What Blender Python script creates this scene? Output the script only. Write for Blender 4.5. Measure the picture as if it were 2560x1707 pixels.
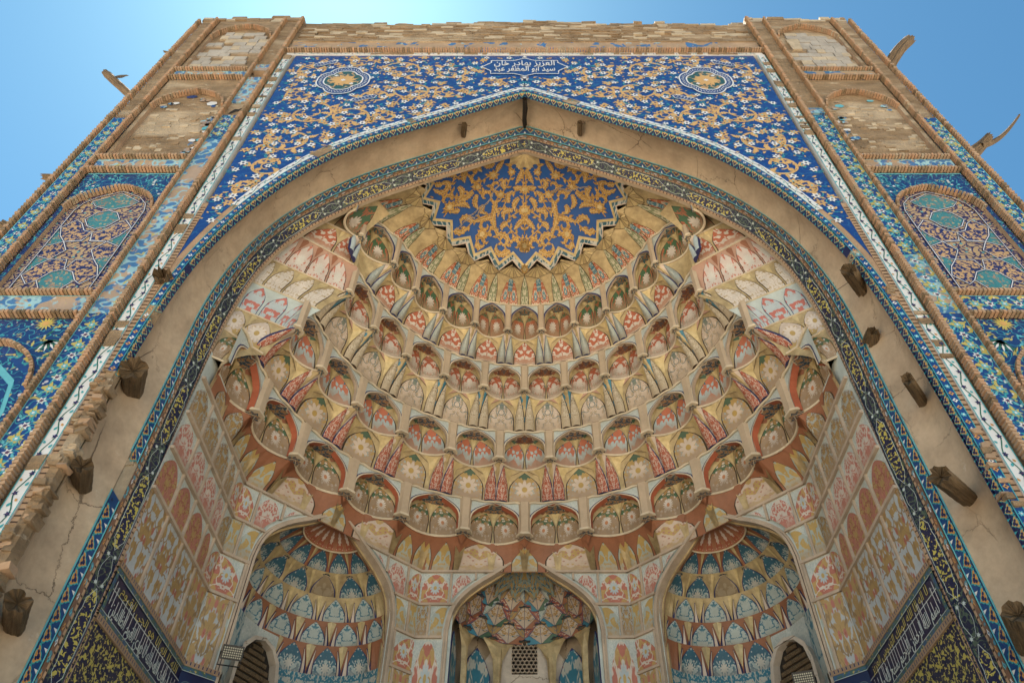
import bpy, math, random
from mathutils import Vector, Matrix
R = math.radians
sc = bpy.context.scene
C = sc.collection
for _o in list(bpy.data.objects): bpy.data.objects.remove(_o)
CZ = 1.6            # eye height; every shape below is written relative to the eye and lifted by CZ

# ---------------------------------------------------------------- camera
cam_d = bpy.data.cameras.new('camera'); cam = bpy.data.objects.new('camera', cam_d); C.objects.link(cam)
PITCH = math.atan(1728/1534.)
cam.location = (0, 0, CZ); cam.rotation_euler = (math.pi/2+PITCH, 0, 0)
cam_d.sensor_width = 36; cam_d.lens = 36*1881/2560.
cam_d.shift_x = (1280-1311.5)/2560.; cam_d.clip_end = 2000
sc.camera = cam
# ---------------------------------------------------------------- sky, sun, exposure
SUN_EL, SUN_AZ = R(70), R(-38)      # azimuth measured from +Y towards +X
w = bpy.data.worlds.new('World'); sc.world = w; w.use_nodes = True
nt = w.node_tree; nt.nodes.clear()
wo = nt.nodes.new('ShaderNodeOutputWorld'); bg = nt.nodes.new('ShaderNodeBackground')
sk = nt.nodes.new('ShaderNodeTexSky'); sk.sky_type = 'NISHITA'; sk.sun_disc = False
sk.sun_elevation = SUN_EL; sk.sun_rotation = SUN_AZ; sk.air_density = 1.0; sk.dust_density = .5; sk.ozone_density = 1.0
bg.inputs[1].default_value = 0.055
tint = nt.nodes.new('ShaderNodeMix'); tint.data_type = 'RGBA'; tint.blend_type = 'MULTIPLY'; tint.inputs[0].default_value = 1; tint.inputs[7].default_value = (.50, .90, .96, 1)   # camera white balance of the photograph
nt.links.new(sk.outputs[0], tint.inputs[6]); nt.links.new(tint.outputs[2], bg.inputs[0]); nt.links.new(bg.outputs[0], wo.inputs[0])
sun_d = bpy.data.lights.new('sun', 'SUN'); sun = bpy.data.objects.new('sun', sun_d); C.objects.link(sun)
sun_d.energy = 5; sun_d.angle = R(0.53); sun_d.color = (1, .94, .84)
dv = Vector((math.sin(SUN_AZ)*math.cos(SUN_EL), math.cos(SUN_AZ)*math.cos(SUN_EL), math.sin(SUN_EL)))
sun.rotation_euler = dv.to_track_quat('Z', 'Y').to_euler(); sun.location = dv*60
sc.view_settings.view_transform = 'Standard'; sc.view_settings.look = 'None'
sc.view_settings.exposure = 1.75; sc.view_settings.gamma = 1; sc.view_settings.use_curve_mapping = False
sc.cycles.max_bounces = 6; sc.cycles.diffuse_bounces = 4; sc.cycles.glossy_bounces = 2

# ---------------------------------------------------------------- materials
MATS = {}
class NG:
    def __init__(s, name):
        m = bpy.data.materials.new(name); m.use_nodes = True; s.m = m; s.t = m.node_tree; s.t.nodes.clear()
        s.out = s.t.nodes.new('ShaderNodeOutputMaterial'); s.b = s.t.nodes.new('ShaderNodeBsdfPrincipled')
        s.t.links.new(s.b.outputs[0], s.out.inputs[0]); MATS[name] = m; s._n = {}
    def put(s, inp, v):
        if v is None: return
        if hasattr(v, 'is_output'): s.t.links.new(v, inp)
        elif isinstance(v, tuple) and len(v) == 3 and inp.type == 'RGBA': inp.default_value = (*v, 1)
        else: inp.default_value = v
    def m_(s, op, a, b=None, c=None):
        n = s.t.nodes.new('ShaderNodeMath'); n.operation = op
        for i, v in enumerate((a, b, c)):
            if v is not None: s.put(n.inputs[i], v)
        return n.outputs[0]
    def mix(s, f, a, b):
        n = s.t.nodes.new('ShaderNodeMix'); n.data_type = 'RGBA'
        s.put(n.inputs[0], f); s.put(n.inputs[6], a); s.put(n.inputs[7], b); return n.outputs[2]
    def mul(s, a, b):
        n = s.t.nodes.new('ShaderNodeMix'); n.data_type = 'RGBA'; n.blend_type = 'MULTIPLY'
        n.inputs[0].default_value = 1; s.put(n.inputs[6], a); s.put(n.inputs[7], b); return n.outputs[2]
    def gray(s, v):
        n = s.t.nodes.new('ShaderNodeCombineColor')
        for i in range(3): s.put(n.inputs[i], v)
        return n.outputs[0]
    def coord(s, k='UV'):
        if 'tc' not in s._n: s._n['tc'] = s.t.nodes.new('ShaderNodeTexCoord')
        return s._n['tc'].outputs[k]
    def sep(s, v):
        n = s.t.nodes.new('ShaderNodeSeparateXYZ'); s.put(n.inputs[0], v); return n.outputs[0], n.outputs[1], n.outputs[2]
    def vec(s, x, y, z=0.0):
        n = s.t.nodes.new('ShaderNodeCombineXYZ')
        for i, v in enumerate((x, y, z)): s.put(n.inputs[i], v)
        return n.outputs[0]
    def noise(s, v, scale, detail=2, rough=.5, dist=0):
        n = s.t.nodes.new('ShaderNodeTexNoise'); s.put(n.inputs['Vector'], v); n.inputs['Scale'].default_value = scale
        n.inputs['Detail'].default_value = detail; n.inputs['Roughness'].default_value = rough; n.inputs['Distortion'].default_value = dist
        return n.outputs[0]
    def vor(s, v, scale, feat='F1', rnd=1, out='Distance'):
        n = s.t.nodes.new('ShaderNodeTexVoronoi'); n.feature = feat; s.put(n.inputs['Vector'], v)
        n.inputs['Scale'].default_value = scale; n.inputs['Randomness'].default_value = rnd; return n.outputs[out]
    def step(s, v, lo, hi):
        n = s.t.nodes.new('ShaderNodeMapRange'); s.put(n.inputs[0], v); s.put(n.inputs[1], lo); s.put(n.inputs[2], hi); return n.outputs[0]
    def fil(s, v, wdt, soft=.35):       # thin line where v crosses .5
        d = s.m_('ABSOLUTE', s.m_('SUBTRACT', v, .5)); return s.step(d, wdt*(1+soft), wdt*(1-soft))
    def bump(s, h, st=.3, dist=.02):
        n = s.t.nodes.new('ShaderNodeBump'); n.inputs['Strength'].default_value = st; n.inputs['Distance'].default_value = dist
        s.put(n.inputs['Height'], h); s.t.links.new(n.outputs[0], s.b.inputs['Normal'])
    def fin(s, col, rough=.6, metal=0., weather=.35):
        if weather:
            o = s.coord('Object'); g = s.noise(o, 2.3, 4, .65); g2 = s.noise(o, 17, 3, .6)
            k = s.m_('ADD', s.step(g, .25, .75), s.m_('MULTIPLY', g2, .5))
            k = s.m_('ADD', 1-weather*.75, s.m_('MULTIPLY', k, weather))
            col = s.mul(col, s.gray(k))
        s.put(s.b.inputs['Base Color'], col); s.put(s.b.inputs['Roughness'], rough); s.put(s.b.inputs['Metallic'], metal)
        return s.m
    def mirror(s, seed=0.):            # uv folded about the panel's middle line
        u, v, _ = s.sep(s.coord('UV')); a = s.m_('ABSOLUTE', s.m_('SUBTRACT', u, .5)); return u, v, s.vec(a, v, seed)

def plain(name, col, rough=.6, metal=0., weather=.35, bump=0., bs=20):
    g = NG(name)
    if bump: g.bump(g.noise(g.coord('Object'), bs, 4, .6), bump, .03)
    return g.fin(col, rough, metal, weather)

TAN = (.40, .29, .19); CREAM = (.62, .52, .38); GOLD = (.46, .30, .095)
plain('cream_moulding', CREAM, .7, 0, .5, .25, 30)
plain('cream_rib', (.47, .37, .28), .8, 0, .45, .3, 30)
plain('tan_pillar', (.50, .385, .27), .7, 0, .3, .15, 30)
plain('navy_line', (.03, .035, .12), .6); plain('dark_line', (.06, .035, .02), .8)
plain('red_plain', (.45, .13, .07), .6, 0, .4); plain('terracotta', (.30, .12, .06), .6, 0, .4)
plain('pink_facet', (.47, .28, .2), .7); plain('green_facet', (.07, .14, .09), .6, 0, .4)
plain('teal_facet', (.05, .22, .32), .5, 0, .4); plain('brown_facet', (.30, .2, .11), .7)
plain('white_wedge', (.62, .5, .41), .6, 0, .3); plain('pale_blue', (.50, .55, .52), .7, 0, .4, .1, 40)
plain('white_tile', (.66, .66, .66), .35, 0, .25); plain('turquoise', (.05, .33, .37), .35, 0, .3)
plain('aqua', (.12, .42, .5), .35, 0, .3)
plain('azure', (.012, .05, .19), .3, 0, .35); plain('navy_tile', (.012, .022, .09), .3, 0, .4)
plain('persian_blue', (.012, .06, .19), .3, 0, .4)
plain('yellow_tile', (.48, .40, .11), .4, 0, .3); plain('orange_tile', (.52, .27, .085), .4, 0, .3)
plain('ochre_paint', (.56, .34, .12), .45, 0, .3); plain('green_tile', (.03, .13, .09), .4, 0, .3)
plain('purple_tile', (.10, .04, .09), .4, 0, .3); plain('olive_tile', (.1, .13, .06), .5, 0, .4)
plain('brick_small', (.37, .245, .155), .9, 0, .5, .4, 40); plain('brick_grey', (.36, .325, .285), .9, 0, .5, .5, 25)
plain('brick_warm', (.42, .25, .15), .9, 0, .5, .4, 40); plain('brick_pale', (.44, .36, .26), .9, 0, .5, .5, 25)
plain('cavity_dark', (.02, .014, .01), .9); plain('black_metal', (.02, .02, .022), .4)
plain('lamp_lens', (.42, .41, .33), .25, 0, .1); plain('bird_grey', (.09, .08, .075), .7, 0, .3)

g = NG('gold_paint'); o = g.coord('Object')
c = g.mix(g.step(g.noise(o, 6, 4, .6), .3, .65), (.36, .26, .13), (.56, .43, .23))
g.bump(g.noise(o, 40, 3), .15, .01); g.fin(c, .55, .15, .4)
g = NG('gold_bright'); o = g.coord('Object')
c = g.mix(g.step(g.noise(o, 9, 4, .6), .35, .7), (.52, .39, .18), (.68, .54, .29))
g.fin(c, .5, .2, .4)
g = NG('gold_relief'); o = g.coord('Object')
c = g.mix(g.step(g.noise(o, 30, 3, .6), .4, .62), (.33, .18, .055), (.68, .43, .14))
g.bump(g.noise(o, 60, 3), .5, .02); g.fin(c, .45, .35, .2)

# mud brick, plaster, wood, ground
g = NG('mud_brick'); o = g.coord('Object'); ox, oy, oz = g.sep(o)
st = g.vec(g.m_('MULTIPLY', ox, .5), g.m_('MULTIPLY', oy, .5), g.m_('MULTIPLY', oz, 1.8))
n1 = g.noise(st, 2.2, 6, .65); n2 = g.noise(o, 14, 6, .7); n3 = g.noise(st, .9, 3)
c = g.mix(g.step(n1, .35, .68), (.225, .15, .085), (.36, .255, .155))
c = g.mix(g.step(n3, .55, .66), c, (.46, .36, .25))
c = g.mix(g.step(g.noise(st, 4.5, 4, .7), .62, .70), c, (.53, .45, .34))
g.bump(g.m_('ADD', g.m_('MULTIPLY', n1, 1.2), n2), .9, .07); g.fin(c, .95, 0, .5)
def plaster(name, c0, c1, wash=None):
    g = NG(name); o = g.coord('Object'); n1 = g.noise(o, .9, 5, .6); n2 = g.noise(o, 9, 5, .7)
    c = g.mix(g.step(n1, .35, .7), c0, c1)
    warp = g.vec(*[g.m_('ADD', k, g.m_('MULTIPLY', n2, .25)) for k in g.sep(o)])
    d = g.vor(warp, .95, 'DISTANCE_TO_EDGE')
    crack = g.m_('MULTIPLY', g.step(d, .010, .003), g.step(g.noise(o, .7, 2), .42, .55))
    c = g.mix(g.m_('MULTIPLY', crack, .8), c, (.08, .05, .03))
    c = g.mix(g.step(g.noise(o, 3.1, 6, .75), .66, .74), c, wash or c1)
    g.bump(g.m_('SUBTRACT', g.m_('ADD', n1, g.m_('MULTIPLY', n2, .3)), crack), .35, .05); return g.fin(c, .85, 0, .45)
plaster('soffit_plaster', (.42, .305, .205), (.53, .405, .285), (.58, .48, .37))
plaster('white_plaster', (.5, .42, .34), (.6, .52, .44))
plaster('clay_wall', (.42, .33, .24), (.48, .38, .27))
g = NG('old_wood'); o = g.coord('Object'); uv = g.coord('UV'); u, v, _ = g.sep(uv)
gr = g.noise(g.vec(g.m_('MULTIPLY', u, 26.), g.m_('MULTIPLY', v, 2.0), 0.), 1, 6, .7)
c = g.mix(g.step(gr, .3, .7), (.045, .027, .013), (.25, .165, .085)); g.bump(gr, .9, .04); g.fin(c, .85, 0, .4)
g = NG('plaza_paving'); o = g.coord('Object')
c = g.mix(g.step(g.noise(o, .4, 4), .3, .7), (.46, .38, .28), (.53, .44, .33)); g.fin(c, .9, 0, .3)

# ---- painted panels (uv 0..1, folded left to right) ----
def lotus(g, u, v, cy, rad, n, amp, sq=1.0):
    dx = g.m_('SUBTRACT', u, .5); dy = g.m_('DIVIDE', g.m_('SUBTRACT', v, cy), sq)
    r = g.m_('SQRT', g.m_('ADD', g.m_('MULTIPLY', dx, dx), g.m_('MULTIPLY', dy, dy)))
    th = g.m_('ARCTAN2', dx, dy); lim = g.m_('MULTIPLY', rad, g.m_('ADD', 1-amp, g.m_('MULTIPLY', amp, g.m_('ABSOLUTE', g.m_('COSINE', g.m_('MULTIPLY', th, n/2.))))))
    return g.step(g.m_('SUBTRACT', r, lim), .012, -.012), r
def panel(name, bg1, fig=None, fs=7., fw=.5, line=None, flower=None, fcy=.35, frad=.2, fn=11, heart=None, top=None, low=None,
          dots=None, dcol=None, seed=1., metal=0., topline=.62, rough=.6, figsoft=.018):
    g = NG(name); u, v, q = g.mirror(seed)
    q2 = g.vec(*[g.m_('ADD', k, g.m_('MULTIPLY', g.noise(q, 9, 1), .10)) for k in g.sep(q)])
    c = bg1
    wob = g.noise(q, 6, 2)
    if top:
        c = g.mix(g.step(g.m_('ADD', v, g.m_('MULTIPLY', g.m_('SUBTRACT', wob, .5), .6)), topline-.03, topline+.03), c, top)
    if fig:
        n = g.noise(q2, fs, 1.2, .4, .6); c = g.mix(g.step(n, fw-figsoft, fw+figsoft), c, fig)
    if line:
        c = g.mix(g.fil(g.noise(q2, fs*.8, 1), .028), c, line)
    if dots:
        cc = g.vec(g.m_('ABSOLUTE', g.m_('SUBTRACT', u, .5)), v, seed*3)
        d = g.vor(cc, dots, 'F1', .8); c = g.mix(g.step(d, .28, .22), c, dcol); c = g.mix(g.step(d, .10, .07), c, (.35, .12, .05))
    if flower:
        m, r = lotus(g, u, v, fcy, frad, fn, .42); c = g.mix(m, c, flower)
        if heart: c = g.mix(g.step(r, frad*.34, frad*.28), c, heart)
    if low:
        k = g.step(g.m_('ADD', v, g.m_('MULTIPLY', g.m_('SUBTRACT', g.noise(g.coord('Object'), 5, 4, .6), .5), .5)), .40, .16)
        c = g.mix(g.m_('MULTIPLY', k, .72), c, low)
    return g.fin(c, rough, metal, .35)
W = (.60, .53, .46); LB = (.42, .50, .50); CORAL = (.50, .16, .085); BRN = (.32, .215, .125)
panel('p_green_lotus', (.055, .125, .06), (.36, .115, .05), 5.5, .53, None, W, .33, .24, 11, None, None, BRN, None, None, 1)
panel('p_brown_lotus', (.33, .17, .10), (.38, .12, .055), 5.5, .53, None, W, .33, .24, 11, None, (.07, .14, .07), BRN, None, None, 2.3, topline=.72)
panel('p_cream_ewer', (.56, .44, .36), (.38, .10, .045), 4.2, .54, (.08, .14, .08), W, .34, .2, 13, None, None, (.42, .33, .25), None, None, 3.1)
panel('p_blue_coral', LB, CORAL, 4.5, .48, None, None, top=(.03, .17, .28), low=(.38, .29, .21), seed=4.4, topline=.7)
panel('p_green_daisy', (.33, .23, .14), (.34, .2, .075), 5.5, .58, None, W, .36, .19, 16, (.5, .2, .08), (.06, .125, .06), (.30, .21, .13), 6.5, W, 5.2, topline=.58)
panel('p_red_damask', (.42, .115, .055), W, 6.5, .53, None, None, low=(.45, .31, .22), seed=6.1)
panel('p_cream_flora', (.55, .44, .345), (.42, .32, .22), 5, .55, (.12, .17, .18), None, top=(.20, .22, .17), dots=5.2, dcol=(.6, .5, .42), low=(.44, .33, .23), seed=7.7, topline=.78)
panel('p_brown_lily', (.40, .29, .19), (.44, .29, .10), 5, .56, None, (.60, .49, .40), .47, .30, 9, (.45, .30, .09), (.07, .12, .07), (.40, .29, .20), 8., (.33, .42, .42), 8.8, topline=.76)
panel('p_blue_gold', (.38, .42, .38), (.47, .315, .105), 5.5, .5, None, None, low=(.40, .30, .19), seed=9.1, figsoft=.03)
panel('p_white_gold', (.57, .45, .37), (.47, .32, .12), 3.2, .53, None, None, dots=9., dcol=(.42, .22, .17), low=(.45, .34, .24), seed=10.3)
panel('p_rosette', (.55, .45, .37), (.46, .31, .12), 4., .58, None, (.66, .57, .49), .48, .32, 12, (.45, .31, .11), None, None, 9., (.58, .5, .45), 11.6)
panel('p_paleblue_red', (.47, .52, .53), (.52, .17, .13), 4.2, .53, None, None, seed=12.9)
panel('p_white_branch', (.62, .55, .48), None, 7, .5, (.40, .28, .13), None, dots=5.5, dcol=(.66, .6, .54), seed=13.3)
panel('p_white_lotus', (.61, .51, .45), (.50, .18, .12), 4.0, .57, None, (.62, .58, .52), .36, .25, 13, None, None, None, None, None, 14.2)
panel('p_pink_damask', (.46, .17, .13), (.57, .50, .44), 6.5, .54, (.55, .47, .4), None, low=(.43, .2, .15), seed=15.5)
panel('p_pink_lotus', (.45, .16, .11), (.47, .30, .11), 3.4, .6, W, (.44, .5, .52), .5, .2, 11, (.5, .34, .12), None, None, 8., W, 16.5)
panel('p_wall_pink', (.40, .16, .12), (.40, .26, .10), 7, .54, (.3, .1, .07), None, seed=17.2)
panel('p_wall_gold', (.36, .38, .36), (.38, .25, .10), 6.5, .48, (.25, .15, .07), None, seed=18.4, low=(.35, .25, .16))
panel('p_wall_map', (.44, .47, .49), (.38, .245, .095), 5.2, .51, (.3, .19, .09), None, dots=5., dcol=(.38, .14, .10), seed=19.2, figsoft=.006)
panel('p_map_pink', (.45, .47, .48), (.43, .285, .12), 4.2, .5, (.3, .2, .1), None, top=None, dots=3.6, dcol=(.45, .17, .13), seed=20.7)
panel('p_stalk_red', (.37, .095, .05), None, 9, .5, (.58, .48, .40), None, dots=7., dcol=(.58, .48, .4), seed=21.1)
panel('p_stalk_silver', (.40, .42, .37), (.33, .35, .32), 14, .5, (.24, .28, .29), None, low=(.37, .31, .23), seed=22.2, metal=.2, rough=.45)
panel('p_stalk_cream', (.56, .48, .36), (.50, .41, .29), 12, .55, (.20, .14, .08), None, low=(.48, .38, .26), seed=23.3)
panel('p_stalk_blue', (.46, .52, .53), None, 9, .5, (.36, .44, .47), None, seed=24.3)
panel('p_fern', (.20, .22, .12), (.52, .47, .33), 9, .5, None, None, seed=25.1)
panel('p_red_rosette', (.42, .12, .05), (.57, .47, .37), 8, .55, None, (.10, .24, .28), .45, .22, 8, (.57, .47, .37), seed=26.1)
panel('p_blue_kite', (.05, .17, .24), (.45, .48, .43), 8, .56, seed=27.3)
panel('p_shell_blue', (.35, .43, .43), (.04, .13, .19), 5, .53, None, (.52, .5, .45), .38, .17, 9, None, (.035, .12, .18), (.32, .33, .31), 7., (.5, .5, .46), 28.4, topline=.66)
panel('p_shell_pale', (.43, .49, .47), (.07, .20, .27), 6, .60, (.06, .18, .26), None, low=(.40, .36, .29), seed=29.2)
panel('p_shell_brown', (.3, .22, .13), (.38, .30, .2), 6, .55, seed=30.2)
panel('p_niche_red', (.30, .085, .045), (.28, .16, .05), 6, .6, None, (.58, .48, .42), .5, .22, 9, None, None, None, 8., (.55, .42, .33), 31.2)
panel('p_teal_tree', (.03, .16, .23), (.42, .42, .37), 5, .58, (.42, .42, .36), None, dots=5., dcol=(.45, .44, .38), seed=32.3)
panel('p_speckle', (.24, .31, .29), (.40, .255, .075), 9, .5, (.04, .13, .2), None, seed=33.4)
panel('p_kite_white', (.47, .38, .3), (.04, .13, .2), 5, .6, (.35, .2, .06), None, seed=34.5)
panel('p_kite_red', (.30, .08, .05), (.5, .4, .3), 6, .6, (.04, .1, .2), None, seed=35.5)
panel('p_kite_gold', (.33, .20, .07), (.07, .15, .17), 7, .6, seed=36.5)
panel('star_teal', (.05, .13, .16), (.38, .18, .06), 8, .53, seed=37.5)
panel('star_navy', (.035, .08, .13), (.42, .22, .08), 10, .54, (.35, .3, .24), seed=38.5)
panel('star_brown', (.16, .055, .03), (.30, .13, .05), 10, .5, (.04, .12, .17), seed=39.5)
panel('blue_speckle', (.52, .55, .51), (.42, .47, .45), 22, .5, (.57, .58, .55), None, seed=40.1)

# ---- tiled bands: object coordinates in metres ----
def field(name, bg1, parts, weather=.35, rough=.35, loss=None, lossth=.6, axes='xz'):
    g = NG(name); o = g.coord('Object'); x, y, z = g.sep(o)
    q = {'xz': lambda: g.vec(x, z, 0.), 'yz': lambda: g.vec(y, z, 0.), 'uv': lambda: g.coord('UV')}[axes]()
    c = bg1
    for kind, col, sc_, th in parts:
        qq = g.vec(*[g.m_('ADD', k, g.m_('MULTIPLY', g.noise(q, sc_*1.3, 1), .35/sc_)) for k in g.sep(q)])
        if kind == 'blob': m = g.step(g.noise(qq, sc_, 2, .45, .8), th-.012, th+.012)
        elif kind == 'line': m = g.fil(g.noise(qq, sc_, 1, .4), th)
        elif kind == 'dot': m = g.step(g.vor(q, sc_, 'F1', .55), th+.03, th-.03)
        elif kind == 'cell': m = g.step(g.vor(q, sc_, 'DISTANCE_TO_EDGE', .8), th, th*.6)
        c = g.mix(m, c, col)
    if loss:
        l = g.step(g.noise(q, .9, 6, .6), lossth, lossth+.02); c = g.mix(l, c, loss)
        c = g.mix(g.step(g.noise(q, 4.5, 5, .6), .70, .72), c, loss)
    return g.fin(c, rough, 0, weather)
NV = (.014, .03, .12); YE = (.46, .40, .12); TQ = (.05, .30, .36); BEI = (.40, .29, .20); OR = (.50, .29, .11)
field('tile_blue_curl', (.014, .055, .22), [('line', TQ, 6, .022), ('blob', YE, 6.5, .64), ('dot', (.5, .5, .55), 6, .16)])
field('tile_blue_faded', (.06, .17, .36), [('blob', BEI, 3.2, .52), ('line', (.28, .48, .55), 5, .05), ('blob', YE, 7, .66), ('dot', (.5, .5, .5), 5.5, .13)], loss=BEI, lossth=.58)
field('tile_blue_lost', (.05, .15, .34), [('blob', YE, 7, .66), ('line', (.3, .5, .55), 6, .05)], loss=(.36, .25, .16), lossth=.5)
field('tile_blue_rare', (.36, .25, .16), [('blob', (.04, .14, .33), 3.0, .60), ('blob', (.28, .40, .45), 6, .68)], .5, .7)
field('spandrel_blue', (.010, .045, .20), [('line', (.02, .10, .26), 5, .02)], .3, .3)
field('medallion_green', (.02, .085, .075), [('blob', OR, 8, .57)], .3)
field('girih_navy', (.02, .022, .10), [('blob', (.47, .30, .14), 17, .5)], .3)
field('girih_teal', (.05, .20, .22), [('blob', (.30, .20, .13), 16, .58), ('dot', (.42, .36, .2), 11, .25), ('dot', (.1, .08, .08), 11, .1)], .3)
field('girih_beige', (.42, .29, .15), [('line', (.03, .02, .08), 10, .06), ('dot', (.12, .33, .35), 8, .2), ('dot', (.6, .6, .6), 6, .1)], .3)
field('girih_frame', (.40, .29, .19), [('line', (.02, .02, .09), 14, .09), ('dot', (.08, .30, .30), 11, .2)], .3)
field('navy_flowers', (.012, .04, .15), [('line', TQ, 8, .022), ('blob', YE, 11, .68), ('dot', (.48, .48, .5), 7, .12)], .3)
field('black_yellow', (.010, .013, .05), [('blob', (.48, .40, .09), 20, .55)], .4, .4, axes='uv')
field('black_rosette', (.010, .013, .04), [('line', (.07, .10, .07), 14, .05), ('dot', (.25, .22, .12), 12, .10)], .4, .4, axes='uv')
field('mosaic_brown', (.16, .09, .06), [('dot', (.08, .22, .28), 9, .3), ('dot', (.40, .38, .34), 9, .10)], .4, .5, axes='uv')
field('script_navy', (.012, .013, .055), [('line', (.1, .13, .14), 1.8, .004)], .3, .3, axes='yz')
field('gold_green_border', (.06, .12, .10), [('dot', (.40, .33, .10), 15, .3), ('line', (.04, .1, .2), 9, .05)], .3, .4, axes='uv')
field('cap_blue', (.016, .085, .30), [('line', (.02, .09, .32), 3, .05)], .3, .5)
field('star_border', (.035, .12, .17), [('line', (.5, .5, .46), 10, .06)], .3, .5)
# ---------------------------------------------------------------- mesh helpers
class MB:
    def __init__(s): s.v = []; s.f = []; s.m = []; s.uv = []; s.names = []
    def cut(s): s.c = getattr(s, 'c', [0]); s.c.append(len(s.f))
    def build_each(s, name, parent=None):
        cs = getattr(s, 'c', [0])+[len(s.f)]; out = []
        for a, b in zip(cs[:-1], cs[1:]):
            if b <= a: continue
            m = MB(); k = {}
            for f, mi, uv in zip(s.f[a:b], s.m[a:b], s.uv[a:b]):
                m.poly([s.v[i] for i in f], s.names[mi], uv)
            out.append(m.build(name, parent))
        return out
    def mi(s, n):
        if n not in s.names: s.names.append(n)
        return s.names.index(n)
    def poly(s, pts, mat, uv=None):
        b = len(s.v); s.v += [tuple(p) for p in pts]; s.f.append(tuple(range(b, b+len(pts)))); s.m.append(s.mi(mat))
        s.uv.append(uv or [(0.5, .5)]*len(pts))
    def grid(s, P, mat, UV=None, flip=False, matf=None):
        b = len(s.v); nj = len(P); ni = len(P[0])
        for row in P: s.v += [tuple(p) for p in row]
        for j in range(nj-1):
            for i in range(ni-1):
                q = [b+j*ni+i, b+j*ni+i+1, b+(j+1)*ni+i+1, b+(j+1)*ni+i]
                t = [(j, i), (j, i+1), (j+1, i+1), (j+1, i)]
                s.f.append(tuple(q)); s.m.append(s.mi(matf(j, i) if matf else mat))
                s.uv.append([UV[a][c_] for a, c_ in t] if UV else [(c_/(ni-1.), a/(nj-1.)) for a, c_ in t])
    def box(s, x0, x1, y0, y1, z0, z1, mat, jit=0):
        p = [(x, y, z) for z in (z0, z1) for y in (y0, y1) for x in (x0, x1)]
        if jit: p = [tuple(k+random.uniform(-jit, jit) for k in a) for a in p]
        for f in ((0, 1, 3, 2), (4, 6, 7, 5), (0, 4, 5, 1), (2, 3, 7, 6), (0, 2, 6, 4), (1, 5, 7, 3)):
            s.poly([p[i] for i in f], mat, [(0, 0), (1, 0), (1, 1), (0, 1)])
    def obox(s, c, ax, ay, az, mat, jit=0):     # oriented box: centre + three half axes
        c = Vector(c); P = []
        for k in (-1, 1):
            for j in (-1, 1):
                for i in (-1, 1):
                    q = c+ax*i+ay*j+az*k
                    if jit: q += Vector([random.uniform(-jit, jit) for _ in range(3)])
                    P.append(q)
        for f in ((0, 1, 3, 2), (4, 6, 7, 5), (0, 4, 5, 1), (2, 3, 7, 6), (0, 2, 6, 4), (1, 5, 7, 3)):
            s.poly([P[i] for i in f], mat, [(0, 0), (1, 0), (1, 1), (0, 1)])
    def tube(s, pts, r, mat, n=5, closed=False):
        pts = [Vector(p) for p in pts]; rings = []
        for i, p in enumerate(pts):
            a = pts[max(0, i-1)]; b = pts[min(len(pts)-1, i+1)]
            d = (b-a).normalized() if (b-a).length > 1e-6 else Vector((0, 0, 1))
            u = d.cross(Vector((0.123, .07, 1))); u = (u if u.length > 1e-4 else Vector((1, 0, 0))).normalized(); w_ = d.cross(u)
            rr = r[i] if isinstance(r, (list, tuple)) else r
            rings.append([p+(u*math.cos(k*6.2832/n)+w_*math.sin(k*6.2832/n))*rr for k in range(n+1)])
        s.grid(rings, mat)
    def build(s, name, parent=None, kind=None, smooth=False):
        me = bpy.data.meshes.new(name)
        me.from_pydata([(x, y, z+CZ) for x, y, z in s.v], [], s.f)
        for n in s.names: me.materials.append(MATS[n])
        me.polygons.foreach_set('material_index', s.m)
        l = me.uv_layers.new(name='UVMap'); fl = [k for q in s.uv for p in q for k in p]; l.data.foreach_set('uv', fl)
        if smooth: me.polygons.foreach_set('use_smooth', [True]*len(s.f))
        me.update(); o = bpy.data.objects.new(name, me); C.objects.link(o)
        if parent is not None: attach(o, parent)
        if kind: o['kind'] = kind
        return o
def attach(o, parent):
    o.parent = parent
    if parent.type == 'EMPTY': o.matrix_parent_inverse = Matrix.Translation(-Vector(parent.location))
def tag(o, label, cat, group=None):
    o['label'] = label; o['category'] = cat
    if group: o['group'] = group
    return o
def thing(name, loc, label, cat, group=None):
    o = bpy.data.objects.new(name, None); C.objects.link(o); o.location = (loc[0], loc[1], loc[2]+CZ); o.empty_display_size = .3
    return tag(o, label, cat, group)
def L3(a, b, t): return tuple(a[i]+(b[i]-a[i])*t for i in range(len(a)))
def chaikin(P, n=2):
    for _ in range(n):
        Q = [P[0]]
        for a, b in zip(P[:-1], P[1:]): Q += [L3(a, b, .25), L3(a, b, .75)]
        Q.append(P[-1]); P = Q
    return P
def dist(a, b): return math.sqrt(sum((x-y)**2 for x, y in zip(a, b)))
def resample(P, n):
    d = [0]
    for a, b in zip(P[:-1], P[1:]): d.append(d[-1]+dist(a, b))
    out = []; j = 0
    for k in range(n):
        t = d[-1]*k/(n-1.)
        while j < len(P)-2 and d[j+1] < t: j += 1
        out.append(L3(P[j], P[j+1], (t-d[j])/max(1e-9, d[j+1]-d[j])))
    return out
def plen(P): return sum(dist(a, b) for a, b in zip(P[:-1], P[1:]))
def ogv(q, q0=.45, p=1.8):
    if q <= q0: return 1.
    x = (q-q0)/(1-q0); return max(0., 1-x**p)
VIEW = Vector((0, 5, 2))
def surf_n(S, u, t, e=.004):
    p = Vector(S(u, t)); a = Vector(S(u+e, t))-Vector(S(u-e, t)); b = Vector(S(u, t+e))-Vector(S(u, t-e))
    n = a.cross(b); n = n.normalized() if n.length > 1e-12 else Vector((0, -1, 0))
    return p, (n if n.dot(VIEW-p) > 0 else -n)
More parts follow.
